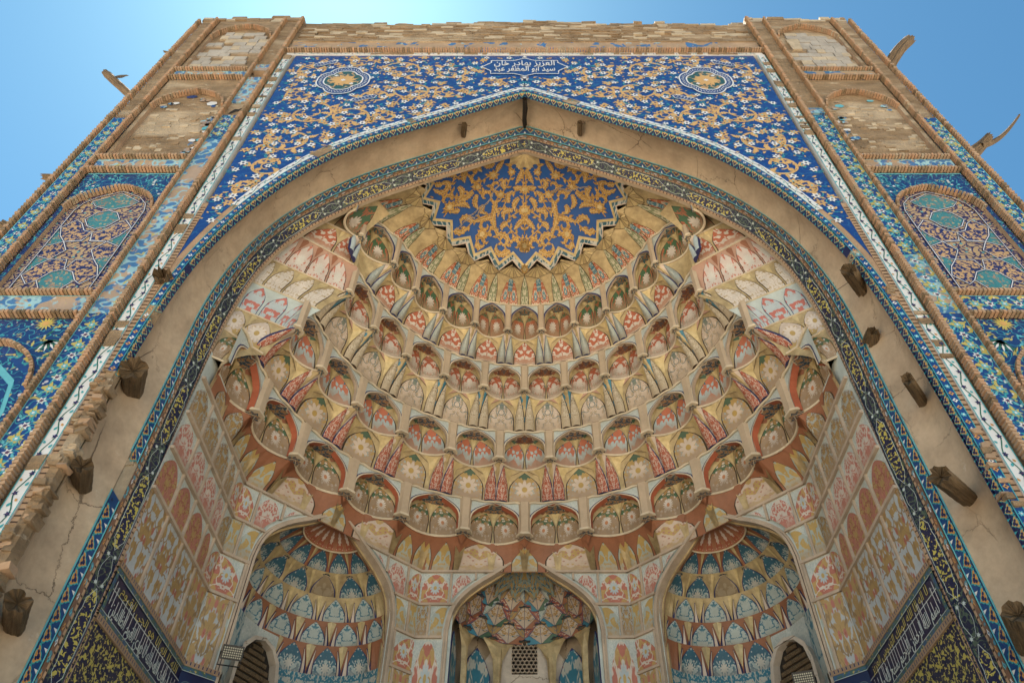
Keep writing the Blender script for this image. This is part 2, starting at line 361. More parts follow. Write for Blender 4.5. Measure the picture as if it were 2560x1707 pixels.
def patch(mb, S, uc, hw, t0, t1, mat, edge='navy_line', off=.02, bulge=0., ns=6, nt=7, q0=.45, p=1.8, border=.07, lean=0., skew=0., vee=0.):
    """an ogive-topped panel lying proud of the surface S(u, t), with its own edge"""
    ss = [-1, -1+border*1.4]+[-1+2*k/(ns-1.) for k in range(1, ns-1)]+[1-border*1.4, 1]
    qs = [k/(nt-1.) for k in range(nt-1)]+[.97, 1.]
    P = []; UV = []
    for q in qs:
        wq = max(hw*ogv(q, q0, p), .0008); row = []; ru = []; t = t0+(t1-t0)*q
        for s_ in ss:
            u = uc+lean*q+s_*wq+skew*(q**2)
            pt, n = surf_n(S, u, t); row.append(pt+n*(off+bulge*(1-s_*s_)*min(1, wq/hw*1.3)+vee*(1-abs(s_))*(wq/hw)))
            ru.append((.5+.5*s_*ogv(q, q0, p), q))
        P.append(row); UV.append(ru)
    n2 = len(ss)-1; nq = len(qs)-1
    mb.grid(P, mat, UV, matf=lambda j, i: edge if (i == 0 or i == n2-1 or j == 0 and border > 0 and False or j == nq-1) else mat)
    # skirt back to the surface
    L = [r[0] for r in P]; Rr = [r[-1] for r in P]
    for side, us in ((L, -1), (Rr, 1)):
        back = []
        for q, f_ in zip(qs, side):
            wq = max(hw*ogv(q, q0, p), .0008); u = uc+lean*q+us*wq+skew*(q**2); pt, n = surf_n(S, u, t0+(t1-t0)*q); back.append(pt-n*.01)
        mb.grid([side, back], edge)
    b = []
    for s_ in ss:
        pt, n = surf_n(S, uc+s_*hw, t0); b.append(pt-n*.01)
    mb.grid([P[0], b], edge)

# ---------------------------------------------------------------- flat painted motifs
def flower(cx, cy, r, n, mat, inner=.5, rot=0., sx=1., sy=1.):
    pts = []
    for k in range(2*n):
        a = rot+k*math.pi/n; q = r if k % 2 == 0 else r*inner
        pts.append((cx+math.sin(a)*q*sx, cy+math.cos(a)*q*sy))
    return (mat, pts)
def leafm(cx, cy, l, wd, ang, mat, teeth=0, bend=0.):
    ca, sa = math.cos(ang), math.sin(ang); up = []; dn = []; n = max(4, teeth*2+2)
    for k in range(n+1):
        t = k/float(n); wv = math.sin(math.pi*min(1, t*1.02)**.8)*wd*(1.25 if k % 2 and teeth else (.7 if teeth else 1))
        x = t*l; y0 = bend*math.sin(t*math.pi)*l
        up.append((x, y0+wv)); dn.append((x, y0-wv))
    pts = up+dn[::-1][1:-1] if True else up
    pts = [up[0]]+up[1:]+dn[-2:0:-1]
    return (mat, [(cx+x*ca-y*sa, cy+x*sa+y*ca) for x, y in pts])
def ribbonm(P, wd, mat, teeth=0., tfreq=1):
    out = []; n = len(P); L = []; Rr = []
    for i, p in enumerate(P):
        a = P[max(0, i-1)]; b = P[min(n-1, i+1)]; dx, dy = b[0]-a[0], b[1]-a[1]; l = math.hypot(dx, dy) or 1
        ww = (wd(i/(n-1.)) if callable(wd) else wd)*(1+(teeth if i % 2 else -teeth*.4))
        L.append((p[0]-dy/l*ww, p[1]+dx/l*ww)); Rr.append((p[0]+dy/l*ww, p[1]-dx/l*ww))
    for i in range(n-1): out.append((mat, [L[i], L[i+1], Rr[i+1], Rr[i]]))
    return out
def spiral(cx, cy, r, a0, turns, n=26, sgn=1, r1=.25):
    return [(cx+math.cos(a0+sgn*turns*6.283*k/n)*r*(1-(1-r1)*k/n), cy+math.sin(a0+sgn*turns*6.283*k/n)*r*(1-(1-r1)*k/n)) for k in range(n+1)]
def put(mb, motifs, fmap, h=.004):
    for i, (mat, pts) in enumerate(motifs):
        mb.poly([fmap(x, y, h+(i % 7)*.00035) for x, y in pts], mat, [(x, y) for x, y in pts])
def layer(mb, layers, fmap, h0=.004, dh=.0025):
    for k, ms in enumerate(layers): put(mb, ms, fmap, h0+k*dh)

# ---------------------------------------------------------------- Arabic lettering (joined forms, laid right to left)
AF = {'ا': ('\uFE8D', '\uFE8E', None, None), 'أ': ('\uFE83', '\uFE84', None, None), 'ب': ('\uFE8F', '\uFE90', '\uFE91', '\uFE92'), 'ت': ('\uFE95', '\uFE96', '\uFE97', '\uFE98'),
      'ح': ('\uFEA1', '\uFEA2', '\uFEA3', '\uFEA4'), 'خ': ('\uFEA5', '\uFEA6', '\uFEA7', '\uFEA8'), 'د': ('\uFEA9', '\uFEAA', None, None), 'ذ': ('\uFEAB', '\uFEAC', None, None),
      'ر': ('\uFEAD', '\uFEAE', None, None), 'ز': ('\uFEAF', '\uFEB0', None, None), 'س': ('\uFEB1', '\uFEB2', '\uFEB3', '\uFEB4'), 'ض': ('\uFEBD', '\uFEBE', '\uFEBF', '\uFEC0'),
      'ظ': ('\uFEC5', '\uFEC6', '\uFEC7', '\uFEC8'), 'ع': ('\uFEC9', '\uFECA', '\uFECB', '\uFECC'), 'ف': ('\uFED1', '\uFED2', '\uFED3', '\uFED4'), 'ق': ('\uFED5', '\uFED6', '\uFED7', '\uFED8'),
      'ك': ('\uFED9', '\uFEDA', '\uFEDB', '\uFEDC'), 'ل': ('\uFEDD', '\uFEDE', '\uFEDF', '\uFEE0'), 'م': ('\uFEE1', '\uFEE2', '\uFEE3', '\uFEE4'), 'ن': ('\uFEE5', '\uFEE6', '\uFEE7', '\uFEE8'),
      'ه': ('\uFEE9', '\uFEEA', '\uFEEB', '\uFEEC'), 'و': ('\uFEED', '\uFEEE', None, None), 'ي': ('\uFEF1', '\uFEF2', '\uFEF3', '\uFEF4'), 'ى': ('\uFEEF', '\uFEF0', None, None),
      'ص': ('\uFEB9', '\uFEBA', '\uFEBB', '\uFEBC')}
def arabic(s):
    out = []; pj = False
    for i, ch in enumerate(s):
        if ch not in AF: out.append(ch); pj = False; continue
        f = AF[ch]; nx = i+1 < len(s) and s[i+1] in AF; cj = f[2] is not None
        if pj and nx and cj: out.append(f[3])
        elif pj: out.append(f[1])
        elif nx and cj: out.append(f[2])
        else: out.append(f[0])
        pj = cj
    return ''.join(out[::-1])
def lettering(name, text, size, width, M, mat, parent, shear=0., ext=.003, bold=.0):
    cu = bpy.data.curves.new(name, 'FONT'); cu.body = arabic(text); cu.size = size; cu.align_x = 'CENTER'; cu.extrude = ext
    cu.offset = bold; cu.shear = shear; cu.resolution_u = 2; cu.materials.append(MATS[mat])
    o = bpy.data.objects.new(name, cu); C.objects.link(o); bpy.context.view_layer.update()
    wd = max(.01, o.dimensions.x); me = bpy.data.meshes.new_from_object(o); bpy.data.objects.remove(o)
    me.transform(M @ Matrix.Diagonal((width/wd, 1, 1, 1))); o = bpy.data.objects.new(name, me); C.objects.link(o); attach(o, parent); return o
# ================================================================ SETTING
mb = MB(); mb.poly([(-400, -400, -CZ), (400, -400, -CZ), (400, 400, -CZ), (-400, 400, -CZ)], 'plaza_paving')
mb.build('ground', kind='structure')

YF = 7.0
AO = resample(chaikin([(0, 16.36), (1.0, 15.66), (1.9, 15.0), (2.8, 14.42), (3.66, 13.72), (4.42, 12.65), (4.85, 11.7), (5.17, 10.75), (5.36, 9.8), (5.45, 8.8), (5.49, 7.8), (5.49, 6), (5.47, 4), (5.45, -1.6)], 2), 120)
BO = resample(chaikin([(0, 16.68), (1.92, 15.43), (3.1, 14.65), (3.92, 13.95), (4.75, 12.8), (5.17, 11.75), (5.38, 10.7), (5.45, 9.76), (5.43, 9.0), (5.41, 7.9), (5.40, 5.4), (5.36, 3.5), (5.3, -1.6)], 2), 120)
BI = resample(chaikin([(0, 15.83), (1.5, 14.9), (2.85, 14.0), (3.33, 13.6), (4.01, 12.92), (4.41, 12.4), (4.72, 11.75), (4.92, 11.05), (5.03, 10.2), (5.07, 9.4), (5.07, 8.7), (5.04, 7.6), (5.0, 6.2), (4.98, 5.2), (4.96, -1.6)], 2), 120)
def fullc(P): return [(-x, z) for x, z in P[::-1]][:-1]+list(P)          # left foot -> apex -> right foot
AOf, BOf, BIf = fullc(AO), fullc(BO), fullc(BI)
def cnorm(P):
    out = []
    for i in range(len(P)):
        a = P[max(0, i-1)]; b = P[min(len(P)-1, i+1)]; dx, dz = b[0]-a[0], b[1]-a[1]; l = math.hypot(dx, dz)
        out.append((-dz/l, dx/l))
    return out                                                            # outward (up) for left->right curves
def offc(P, d):
    N_ = cnorm(P); return [(p[0]+n[0]*d, p[1]+n[1]*d) for p, n in zip(P, N_)]
def zarch(x):
    x = abs(x)
    if x >= 5.45: return -1.6
    for a, b in zip(AO[:-1], AO[1:]):
        if a[0] <= x <= b[0]: return a[1]+(b[1]-a[1])*(x-a[0])/max(1e-6, b[0]-a[0])
    return -1.6

# ================================================================ PORTAL FACADE
portal = thing('portal_facade', (0, 7, -CZ), 'monumental blue tiled portal front of brick with bare crumbling top courses', 'portal')
YB = 7.12
mb = MB()
i0 = next(i for i, p in enumerate(AOf) if p[0] > -5.4); i1 = len(AOf)-1-i0
core = [p for p in AOf]
cols = [(x, -1.6) for x in (-8.72, -8.0, -7.0, -6.2)]+core+[(x, -1.6) for x in (6.2, 7.0, 8.0, 8.72)]
def ptop(x):
    b = 20.88 if abs(x) < 5.95 else 21.1
    return b+.10*math.sin(x*3.1)+.07*math.sin(x*7.7+1)+(.12 if abs(x-.6) < 1.3 else 0)
P = []
for k in range(9):
    row = []
    for x, z in cols:
        t = k/8.; zt = ptop(x); row.append((x, YB, z+(zt-z)*t))
    P.append(row)
mb.grid(P, 'mud_brick')
mb.build('wall', portal)
mb = MB()                                                                 # unseen body added behind: sides, roof, back, keeping sun out of the vault
mb.box(-8.78, -8.70, YB, 17, -1.6, 21.0, 'mud_brick'); mb.box(8.70, 8.78, YB, 17, -1.6, 21.0, 'mud_brick')
mb.box(-8.7, 8.7, YB+.01, 17, 20.45, 20.7, 'mud_brick'); mb.box(-8.7, 8.7, 16.9, 17, -1.6, 20.4, 'mud_brick')
mb.build('rear_mass', portal)
# ragged top courses: centre parapet (recessed) and the piers
random.seed(5)
def rubble(mb, x0, x1, z0, z1, yf, mats, bw=.30, bh=.115, jy=.02, gap=.008, skip=.0, topf=None):
    z = z0; r = 0
    while z < z1:
        h = bh*random.uniform(.85, 1.15); x = x0-random.uniform(0, bw)
        while x < x1:
            wv = bw*random.uniform(.6, 1.35); a = max(x, x0); b = min(x+wv-gap, x1)
            if b-a > .04 and random.random() > skip and (topf is None or z+h < topf((a+b)/2)):
                mb.box(a, b, yf-random.uniform(-jy, jy), YB+.05, z, z+h-gap, random.choice(mats), .006)
            x += wv
        z += h; r += 1
mb = MB(); rubble(mb, -5.9, 5.9, 19.47, 21.4, 7.085, ['mud_brick', 'mud_brick', 'brick_pale', 'mud_brick', 'mud_brick'], .36, .10, .018, .005, .05, lambda x: 21.02+.05*math.sin(x*2.3)+.04*math.sin(x*9)+(.10 if -1.2 < x < 2 else 0))
mb.build('parapet_courses', portal, 'stuff')
for sx in (-1, 1):
    mb = MB()
    a, b = (5.98, 8.70) if sx > 0 else (-8.70, -5.98)
    rubble(mb, a, b, 20.9, 21.4, 7.02, ['mud_brick', 'mud_brick', 'brick_pale'], .4, .14, .02, .01, .05, lambda x: 21.28+.05*math.sin(x*11))
    mb.build('pier_top_courses', portal, 'stuff')

def slab(name, x0, x1, z0, z1, yf, mat, parent=portal, label=None):
    mb = MB(); mb.box(min(x0, x1), max(x0, x1), yf, YB+.02, z0, z1, mat); o = mb.build(name, parent)
    if label: o['label'] = label
    return o
def fmap_at(y): return lambda x, z, h: (x, y-h, z)
BRICKS = []                                                               # (centre, half sizes, rotation) of every trim brick
def trim_v(x, z0, z1, y=6.95, wd=.055, step=.062):
    z = z0
    while z < z1: BRICKS.append(((x+random.uniform(-.006, .006), y+random.uniform(-.006, .006), z), (wd*.8, .06, step*.36), .32*(1 if x < 0 else -1))); z += step
def trim_h(z, x0, x1, y=6.95, wd=.05, step=.062):
    x = x0
    while x < x1: BRICKS.append(((x, y+random.uniform(-.006, .006), z+random.uniform(-.005, .005)), (step*.36, .06, wd*.8), .0)); x += step
def trim_c(P, y=6.97, wd=.045, step=.062):
    L = plen(P); Q = resample(P, max(3, int(L/step)))
    for a, b in zip(Q[:-1], Q[1:]):
        ang = math.atan2(b[1]-a[1], b[0]-a[0]); BRICKS.append((((a[0]+b[0])/2, y+random.uniform(-.006, .006), (a[1]+b[1])/2), (step*.36, .06, wd*.8), ang))

# motif generators for the tiled bands --------------------------------------
def band_motif(L, W_, seed):
    random.seed(seed); A = []; B = []; D = []
    x = .22; k = 0
    while x < L:
        s = 1 if k % 2 else -1
        if k % 2 == 0:
            A.append(flower(x, 0, W_*.27, 8, 'yellow_tile', .55)); B.append(flower(x, 0, W_*.15, 6, 'aqua', .6)); D.append(flower(x, 0, W_*.06, 5, 'white_tile', .6))
        else:
            A.append(flower(x, 0, W_*.20, 6, 'white_tile', .5)); B.append(flower(x, 0, W_*.09, 6, 'purple_tile', .6))
        for q in (-1, 1):
            sp = spiral(x+q*.10, q*s*W_*.20, W_*.24, math.pi/2*(1-q*s)+.5, .42, 8, q*s, .6)
            A += ribbonm(sp, lambda t: W_*.055*math.sin(math.pi*min(1, t+.12))+.003, 'yellow_tile', .35)
            sp = spiral(x-q*.07, q*s*W_*.16, W_*.30, .8*q, .4, 8, -q*s, .7)
            A += ribbonm(sp, W_*.018, 'turquoise')
            A.append(leafm(x+q*.09, -q*s*W_*.30, W_*.26, W_*.05, .6*q, 'aqua'))
            B.append(flower(x+q*.12, q*W_*.34, W_*.06, 5, 'white_tile', .5))
        x += .215; k += 1
    return [A, B, D]
def tile_band_v(name, xc, W_, z0, z1, mat='tile_blue_curl', y=7.0, rich=True, seed=1, ratio=1.):
    mb = MB(); mb.box(xc-W_/2, xc+W_/2, y, YB+.02, z0, z1, mat)
    f = lambda s, v, h: (xc+v, y-h, z0+s)
    for e in (-1, 1): put(mb, [('aqua', [(0, e*W_/2), (z1-z0, e*W_/2), (z1-z0, e*(W_/2-.014)), (0, e*(W_/2-.014))])], f, .002)
    if rich:
        ml = band_motif(z1-z0-.1, W_, seed)
        layer(mb, ml, f)
    return mb.build(name, portal)
def tile_band_h(name, x0, x1, z0, z1, mat, rich=False, seed=1, y=7.0):
    mb = MB(); mb.box(x0, x1, y, YB+.02, z0, z1, mat); W_ = z1-z0
    f = lambda s, v, h: (x0+s, y-h, (z0+z1)/2+v)
    for e in (-1, 1): put(mb, [('aqua', [(0, e*W_/2), (x1-x0, e*W_/2), (x1-x0, e*(W_/2-.012)), (0, e*(W_/2-.012))])], f, .002)
    if rich: layer(mb, band_motif(x1-x0-.1, W_, seed), f)
    return mb.build(name, portal)

for sx in (-1, 1):
    X = lambda v: sx*v
    for x in (8.76,): trim_v(X(x), -1.5, 20.95, 7.02, .05, .10)
    tile_band_v('outer_tile_band', X(8.49), .33, 2.0, 14.97, seed=3+sx)
    slab('bare_pier_edge', X(8.33), X(8.66), 14.98, 20.95, 7.03, 'mud_brick')
    trim_v(X(8.275), 2, 20.95, 6.98, .042)
    # inner band
    lo = 8.9 if sx < 0 else 10.6
    tile_band_v('inner_tile_band', X(6.215), .37, 2.0, 8.5, seed=8+sx)
    tile_band_v('inner_tile_band', X(6.215), .37, 8.51, 14.0 if sx < 0 else 10.0, 'tile_blue_faded', rich=(sx > 0), seed=18)
    if sx > 0: tile_band_v('inner_tile_band', X(6.215), .37, 10.01, 14.0, 'tile_blue_curl', seed=21)
    tile_band_v('inner_tile_band', X(6.215), .37, 14.01, 15.1, seed=12+sx)
    if sx < 0:
        tile_band_v('inner_tile_band', X(6.215), .37, 15.75, 17.1, 'tile_blue_faded', rich=False)
        tile_band_h('tile_patch', -6.41, -6.03, 17.5, 17.85, 'tile_blue_faded')
    else:
        tile_band_h('tile_patch', 6.05, 6.41, 15.2, 15.45, 'tile_blue_lost')
    slab('bare_inner_strip', X(6.03), X(6.41), 15.11 if sx < 0 else 15.5, 15.74 if sx < 0 else 20.95, 7.03, 'mud_brick')
    if sx < 0: slab('bare_inner_strip', X(6.03), X(6.41), 17.9, 20.95, 7.03, 'mud_brick')
    trim_v(X(6.43), 2, 20.95, 6.97, .035); trim_v(X(5.965), 2, 20.95, 6.95, .045)
    # cross bands
    tile_band_h('cross_tile_band', min(X(6.47), X(8.2)), max(X(6.47), X(8.2)), 8.52, 8.92, 'tile_blue_faded' if sx < 0 else 'tile_blue_curl', sx > 0, 4)
    tile_band_h('cross_tile_band', min(X(6.47), X(8.2)), max(X(6.47), X(8.2)), 12.80, 13.16, 'tile_blue_faded' if sx < 0 else 'tile_blue_lost')
    tile_band_h('cross_tile_band', min(X(6.47), X(8.2)), max(X(6.47), X(8.2)), 17.12, 17.45, 'tile_blue_faded' if sx < 0 else 'tile_blue_rare')
    for z in (8.46, 8.97, 12.73, 13.21, 17.05, 17.5): trim_h(z, min(X(6.48), X(8.2)), max(X(6.48), X(8.2)), 6.97, .038)
    # blind panels: a spandrel sheet with an ogee-headed recess
    def blind(xc, hw, z0, zt, zs, za, spmat, inmat, ysp=7.03, trimw=.045):
        arc = [(xc-hw*.9, z0)]+[(xc+hw*.9*a, zs+(za-zs)*b) for a, b in ((-1, 0), (-.93, .32), (-.72, .62), (-.4, .83), (0, 1), (.4, .83), (.72, .62), (.93, .32), (1, 0))]+[(xc+hw*.9, z0)]
        arc = [arc[0]]+chaikin(arc[1:-1], 1)+[arc[-1]]
        mb = MB()
        for a, b in zip(arc[:-1], arc[1:]):
            if abs(a[0]-b[0]) < 1e-4: continue
            mb.poly([(a[0], ysp, a[1]), (b[0], ysp, b[1]), (b[0], ysp, zt), (a[0], ysp, zt)], spmat)
        for s_ in (-1, 1):
            a = xc+s_*hw*.9; b = xc+s_*hw; mb.box(min(a, b), max(a, b), ysp, YB+.02, z0, zt, spmat)
        mb.grid([[(x+.004*(1 if x < xc else -1), ysp, z) for x, z in arc], [(x+.004*(1 if x < xc else -1), YB, z) for x, z in arc]], 'brick_small')
        o = mb.build('panel_spandrel', portal)
        if inmat: slab('recess_panel', xc-hw*.9, xc+hw*.9, z0, za, YB-.012, inmat)
        trim_c(arc[1:-1], 7.03, .030)
        return arc
    xc = X(7.335)
    blind(xc, .86, 17.55, 20.9, 19.75, 20.6, 'mud_brick', None)
    blind(xc, .86, 13.27, 17.0, 15.6, 16.45, 'mud_brick', None)
    a3 = blind(xc, .86, 9.02, 12.68, 11.45, 12.2, 'navy_flowers', 'girih_beige')
    a4 = blind(xc, .86, 3.0, 8.40, 7.0, 7.95, 'navy_flowers', 'tile_blue_curl')
    # P1 grey bricks: one part each
    random.seed(11+sx); z = 17.62
    proto = None
    while z < 20.2:
        x = xc-.76+random.uniform(0, .12)-.12
        while x < xc+.74:
            wv = random.uniform(.20, .34); h = .235
            lim = 20.5-1.0*(abs((x+wv/2)-xc)/.77)**2.2
            if z+h < lim and x > xc-.80 and x+wv < xc+.80 and random.random() > .12:
                mbb = MB(); mbb.box(x, x+wv-.012, YB-.035-random.uniform(0, .02), YB+.02, z, z+h-.014, 'brick_grey' if random.random() < .75 else 'brick_pale', .006); mbb.build('brick', portal)
            x += wv
        z += .235
    # P2: mud surface with surviving pale bricks and tile crumbs
    mb = MB(); random.seed(30+sx)
    for _ in range(70):
        x = xc+random.uniform(-.72, .72); z = random.uniform(13.35, 15.9); wv = random.uniform(.08, .2)
        mb.box(x, x+wv, YB-random.uniform(.005, .02), YB+.02, z, z+random.uniform(.05, .1), random.choice(['mud_brick', 'brick_pale']), .01)
    mb.build('eroded_bricks', portal, 'stuff')
    mb = MB()
    for _ in range(34):
        e = random.random()
        if e < .45: x = xc-sx*random.uniform(.55, .78) if sx < 0 or True else 0; z = random.uniform(13.3, 15.2)
        elif e < .75: x = xc+random.uniform(-.8, .8); z = random.uniform(13.28, 13.5)
        else:
            x = xc+random.uniform(-.6, .6); z = 16.3-1.1*((x-xc)/.8)**2-random.uniform(.0, .18)
        wv = random.uniform(.04, .13); pts = [(x+wv*math.cos(k)*random.uniform(.6, 1.2), z+wv*math.sin(k)*random.uniform(.5, 1)) for k in (0, .9, 1.9, 2.9, 3.9, 5.2)]
        mb.poly([(a, YB-.022, b) for a, b in pts], random.choice(['azure', 'tile_blue_lost', 'aqua', 'tile_blue_lost', 'white_tile']))
    mb.build('tile_fragments', portal, 'stuff')
    # P3 girih mosaic
    mb = MB(); gx, gz = xc, 10.31; yg = YB-.012
    f = lambda x, z, h: (gx+x, yg-h, gz+z)
    frame = [(-.62, -1.2), (-.62, 1.15), (-.56, 1.38), (-.38, 1.6), (0, 1.80), (.38, 1.6), (.56, 1.38), (.62, 1.15), (.62, -1.2)]
    put(mb, [('girih_frame', [(-.765, -1.28), (.765, -1.28), (.765, 1.12), (.66, 1.5), (.42, 1.7), (0, 1.9), (-.42, 1.7), (-.66, 1.5), (-.765, 1.12)])], f, .003)
    put(mb, [('girih_beige', frame)], f, .006)
    star = [(.36, .19), (.21, -.06), (.36, -.32), (.07, -.33), (-.08+.08, -.59), (-.07, -.33), (-.36, -.32), (-.21, -.06), (-.36, .19), (-.07, .23), (0, .46), (.07, .23)]
    hexb = [(.17, -1.09), (.30, -.88), (.17, -.66), (0, -.59), (-.17, -.66), (-.30, -.88), (-.17, -1.09), (0, -1.18)]
    hext = [(x, -z-.13+.0) for x, z in hexb]; hext = [(x, .46+(z-.46)) for x, z in hext]
    hexu = [(x, z+1.75) for x, z in hexb]
    bow = [(.36, .19), (.62, .05), (.62, -.22), (.36, -.32), (.21, -.06)]
    kite = [(.30, -.88), (.17, -.66), (0, -.59), (.07, -.33), (.36, -.32), (.5, -.5), (.6, -.75), (.42, -.98)]
    kiteu = [(x, -.13-z) for x, z in kite]
    side = [(.36, -.32), (.62, -.22), (.62, -.7), (.5, -.5)]
    def mir(P): return [(-x, z) for x, z in P]
    tl = [hexb, hexu]; nvl = [bow, mir(bow), kite, mir(kite), kiteu, mir(kiteu)]
    put(mb, [('girih_teal', q) for q in tl+[side, mir(side), [(x, -.13-z) for x, z in side], mir([(x, -.13-z) for x, z in side])]], f, .009)
    put(mb, [('girih_navy', q) for q in nvl], f, .011)
    top = [(-.3, 1.30), (0, 1.18), (.3, 1.3), (.42, 1.45), (0, 1.74), (-.42, 1.45)]
    put(mb, [('girih_teal', top)], f, .0125)
    for q in tl+nvl+[star, top]:
        cl = q+[q[0]]
        put(mb, ribbonm(cl, .020, 'navy_tile'), f, .014); put(mb, ribbonm(cl, .007, 'white_tile'), f, .016)
    put(mb, ribbonm(frame+[frame[0]], .018, 'navy_tile'), f, .018); put(mb, ribbonm(frame+[frame[0]], .006, 'white_tile'), f, .020)
    mb.build('star_mosaic', portal)
    mb = MB()                                                             # flowering sprays in the two corners over the arch
    random.seed(77); f = lambda x, z, h: (xc+x, 7.03-h, z)
    for s_ in (-1, 1):
        for _ in range(26):
            x = s_*random.uniform(.2, .82); z = random.uniform(11.7, 12.62)
            if z < 11.75+1.0*(1-(abs(x)/.85)**1.3)*.8: continue
            put(mb, [flower(x, z, .035, 5, random.choice(['white_tile', 'aqua', 'aqua']), .5)], f, .006)
            put(mb, ribbonm([(x, z), (x-s_*.07, z-.05), (x-s_*.09, z-.12)], .006, 'turquoise'), f, .004)
    put(mb, [('aqua', [(-.85, 12.66), (.85, 12.66), (.85, 12.63), (-.85, 12.63)])], f, .006)
    mb.build('corner_sprays', portal)
    # P4 mosaic: yellow field, ring borders, fish-scaled bird shapes left as plain sprays
    mb = MB(); f = lambda x, z, h: (xc+x, YB-.014-h, z)
    A = [(-.60, 3.0), (-.6, 6.6), (-.45, 7.15), (0, 7.55), (.45, 7.15), (.6, 6.6), (.6, 3.0)]
    put(mb, [('navy_flowers', [(x*1.2, 6.0+(z-6.0)*1.16) for x, z in A])], f, .002)
    put(mb, [('aqua', [(x*1.06, 6.0+(z-6.0)*1.06) for x, z in A])], f, .005); put(mb, [('navy_flowers', [(x*.98, 6.0+(z-6.0)*.98) for x, z in A])], f, .008)
    put(mb, [('yellow_tile', [(x*.86, 6.0+(z-6.0)*.86) for x, z in A])], f, .011)
    for _ in range(60):
        x = random.uniform(-.42, .42); z = random.uniform(5.6, 7.1)
        put(mb, [leafm(x, z, .16, .035, random.uniform(0, 6.28), random.choice(['persian_blue', 'turquoise', 'persian_blue']), 2)], f, .014)
    mb.build('arched_mosaic', portal)
    mb = MB(); f = lambda x, z, h: (xc+x, 7.03-h, z); random.seed(9)
    for s_ in (-1, 1):
        put(mb, [flower(s_*.42, 8.3, .16, 14, 'yellow_tile', .45)], f, .006); put(mb, [flower(s_*.42, 8.3, .06, 8, 'ochre_paint', .7)], f, .009)
        for k in range(9): put(mb, [leafm(s_*.62, 7.95, .26, .022, -.2-k*.23 if s_ > 0 else 3.3+k*.23, 'white_tile' if k % 2 else 'green_tile')], f, .006)
        for _ in range(22):
            x = s_*random.uniform(.3, .82); z = random.uniform(7.3, 8.36)
            if z < 7.95-.9*(abs(x)/.86)**2.2: continue
            put(mb, [leafm(x, z, .13, .02, random.uniform(0, 6.28), random.choice(['yellow_tile', 'aqua', 'green_tile', 'yellow_tile']), 2)], f, .004)
    mb.build('bird_and_sun_spandrel', portal)

# spandrel -----------------------------------------------------------------
off30 = [p for p in offc(AOf, .27)]
mb = MB(); YS = 7.03
def zsp(x, d=.27):
    x = abs(x); best = None
    P = [(abs(a), b) for a, b in offc(AO and fullc(AO), d) if a >= -1e-6]
    P.sort()
    if x >= P[-1][0]: return None
    for a, b in zip(P[:-1], P[1:]):
        if a[0] <= x <= b[0]: return a[1]+(b[1]-a[1])*(x-a[0])/max(1e-6, b[0]-a[0])
    return P[0][1]
_c = {}
def zspc(x):
    k = round(abs(x), 2)
    if k not in _c: _c[k] = zsp(k)
    return _c[k]
xs = [-5.62+11.24*k/224 for k in range(225)]
for a, b in zip(xs[:-1], xs[1:]):
    za, zb = zspc(a), zspc(b)
    if za is None: za = 10.2
    if zb is None: zb = 10.2
    mb.poly([(a, YS, za), (b, YS, zb), (b, YS, 18.48), (a, YS, 18.48)], 'spandrel_blue')
mb.build('spandrel_ground', portal)
random.seed(42)
layers = [[], [], [], []]
def inside(x, z, m=.06):
    zz = zspc(min(5.6, x))
    return 0 <= x < 5.6-m and z < 18.44-m and (zz is None or z > zz+m) and z > 10.9 and not (x < .98 and 17.15 < z < 18.3) and not ((x-4.18)**2/.40+(z-16.95)**2/.62 < 1)
SP = [(4.9, 13.0, .36, 1), (4.75, 14.05, .5, -1), (4.6, 15.25, .52, 1), (5.0, 16.2, .36, -1), (4.98, 17.6, .42, 1), (3.75, 15.1, .48, -1), (3.3, 16.1, .36, 1), (2.9, 17.55, .52, 1), (3.95, 18.05, .3, -1),
      (2.5, 16.45, .46, -1), (1.65, 17.5, .45, -1), (1.75, 16.4, .36, 1), (.75, 16.85, .25, 1), (5.2, 12.15, .22, 1), (5.25, 15.0, .25, -1), (3.0, 15.2, .28, 1)]
M1 = []
for (cx, cz, r, sg) in SP:
    a0 = random.uniform(0, 6.28); sp = spiral(cx, cz, r, a0, .85, 22, sg, .55)
    M1 += ribbonm(sp, .030, 'ochre_paint')
    layers[1] += [flower(p[0], p[1], .012, 4, 'azure', .6) for p in sp[1::3]]
    sp2 = spiral(cx, cz, r*.5, a0+.5, .6, 10, sg, .3); M1 += ribbonm(sp2, .014, 'ochre_paint', .3)
    for k in range(7):
        p = sp[3*k]; a = a0+sg*.85*6.28*3*k/22+(0 if k % 2 else math.pi)
        M1.append(leafm(p[0], p[1], r*.5, .055, a, 'ochre_paint', 4, .15))
layers[0] += M1
pts = []
tries = 0
while len(pts) < 150 and tries < 9000:
    tries += 1; x = random.uniform(.02, 5.58); z = random.uniform(11, 18.4)
    if not inside(x, z, .09): continue
    if all((x-a)**2+(z-b)**2 > .27**2 for a, b in pts): pts.append((x, z))
for i, (x, z) in enumerate(pts):
    r = random.uniform(.078, .105); k = random.choice([5, 6])
    layers[2].append(flower(x, z, r, k, 'white_tile', .55, random.random())); layers[3].append(flower(x, z, r*.3, 5, 'navy_tile', .7))
    for q in range(2):
        a = random.uniform(0, 6.28); layers[0] += ribbonm([(x+math.cos(a+.35*j)*(.05+.035*j), z+math.sin(a+.35*j)*(.05+.035*j)) for j in range(5)], .007, 'turquoise')
lp = []; tries = 0
while len(lp) < 520 and tries < 30000:
    tries += 1; x = random.uniform(.02, 5.58); z = random.uniform(11, 18.4)
    if not inside(x, z, .05): continue
    if any((x-a)**2+(z-b)**2 < .085**2 for a, b in pts): continue
    if all((x-a)**2+(z-b)**2 > .115**2 for a, b in lp): lp.append((x, z))
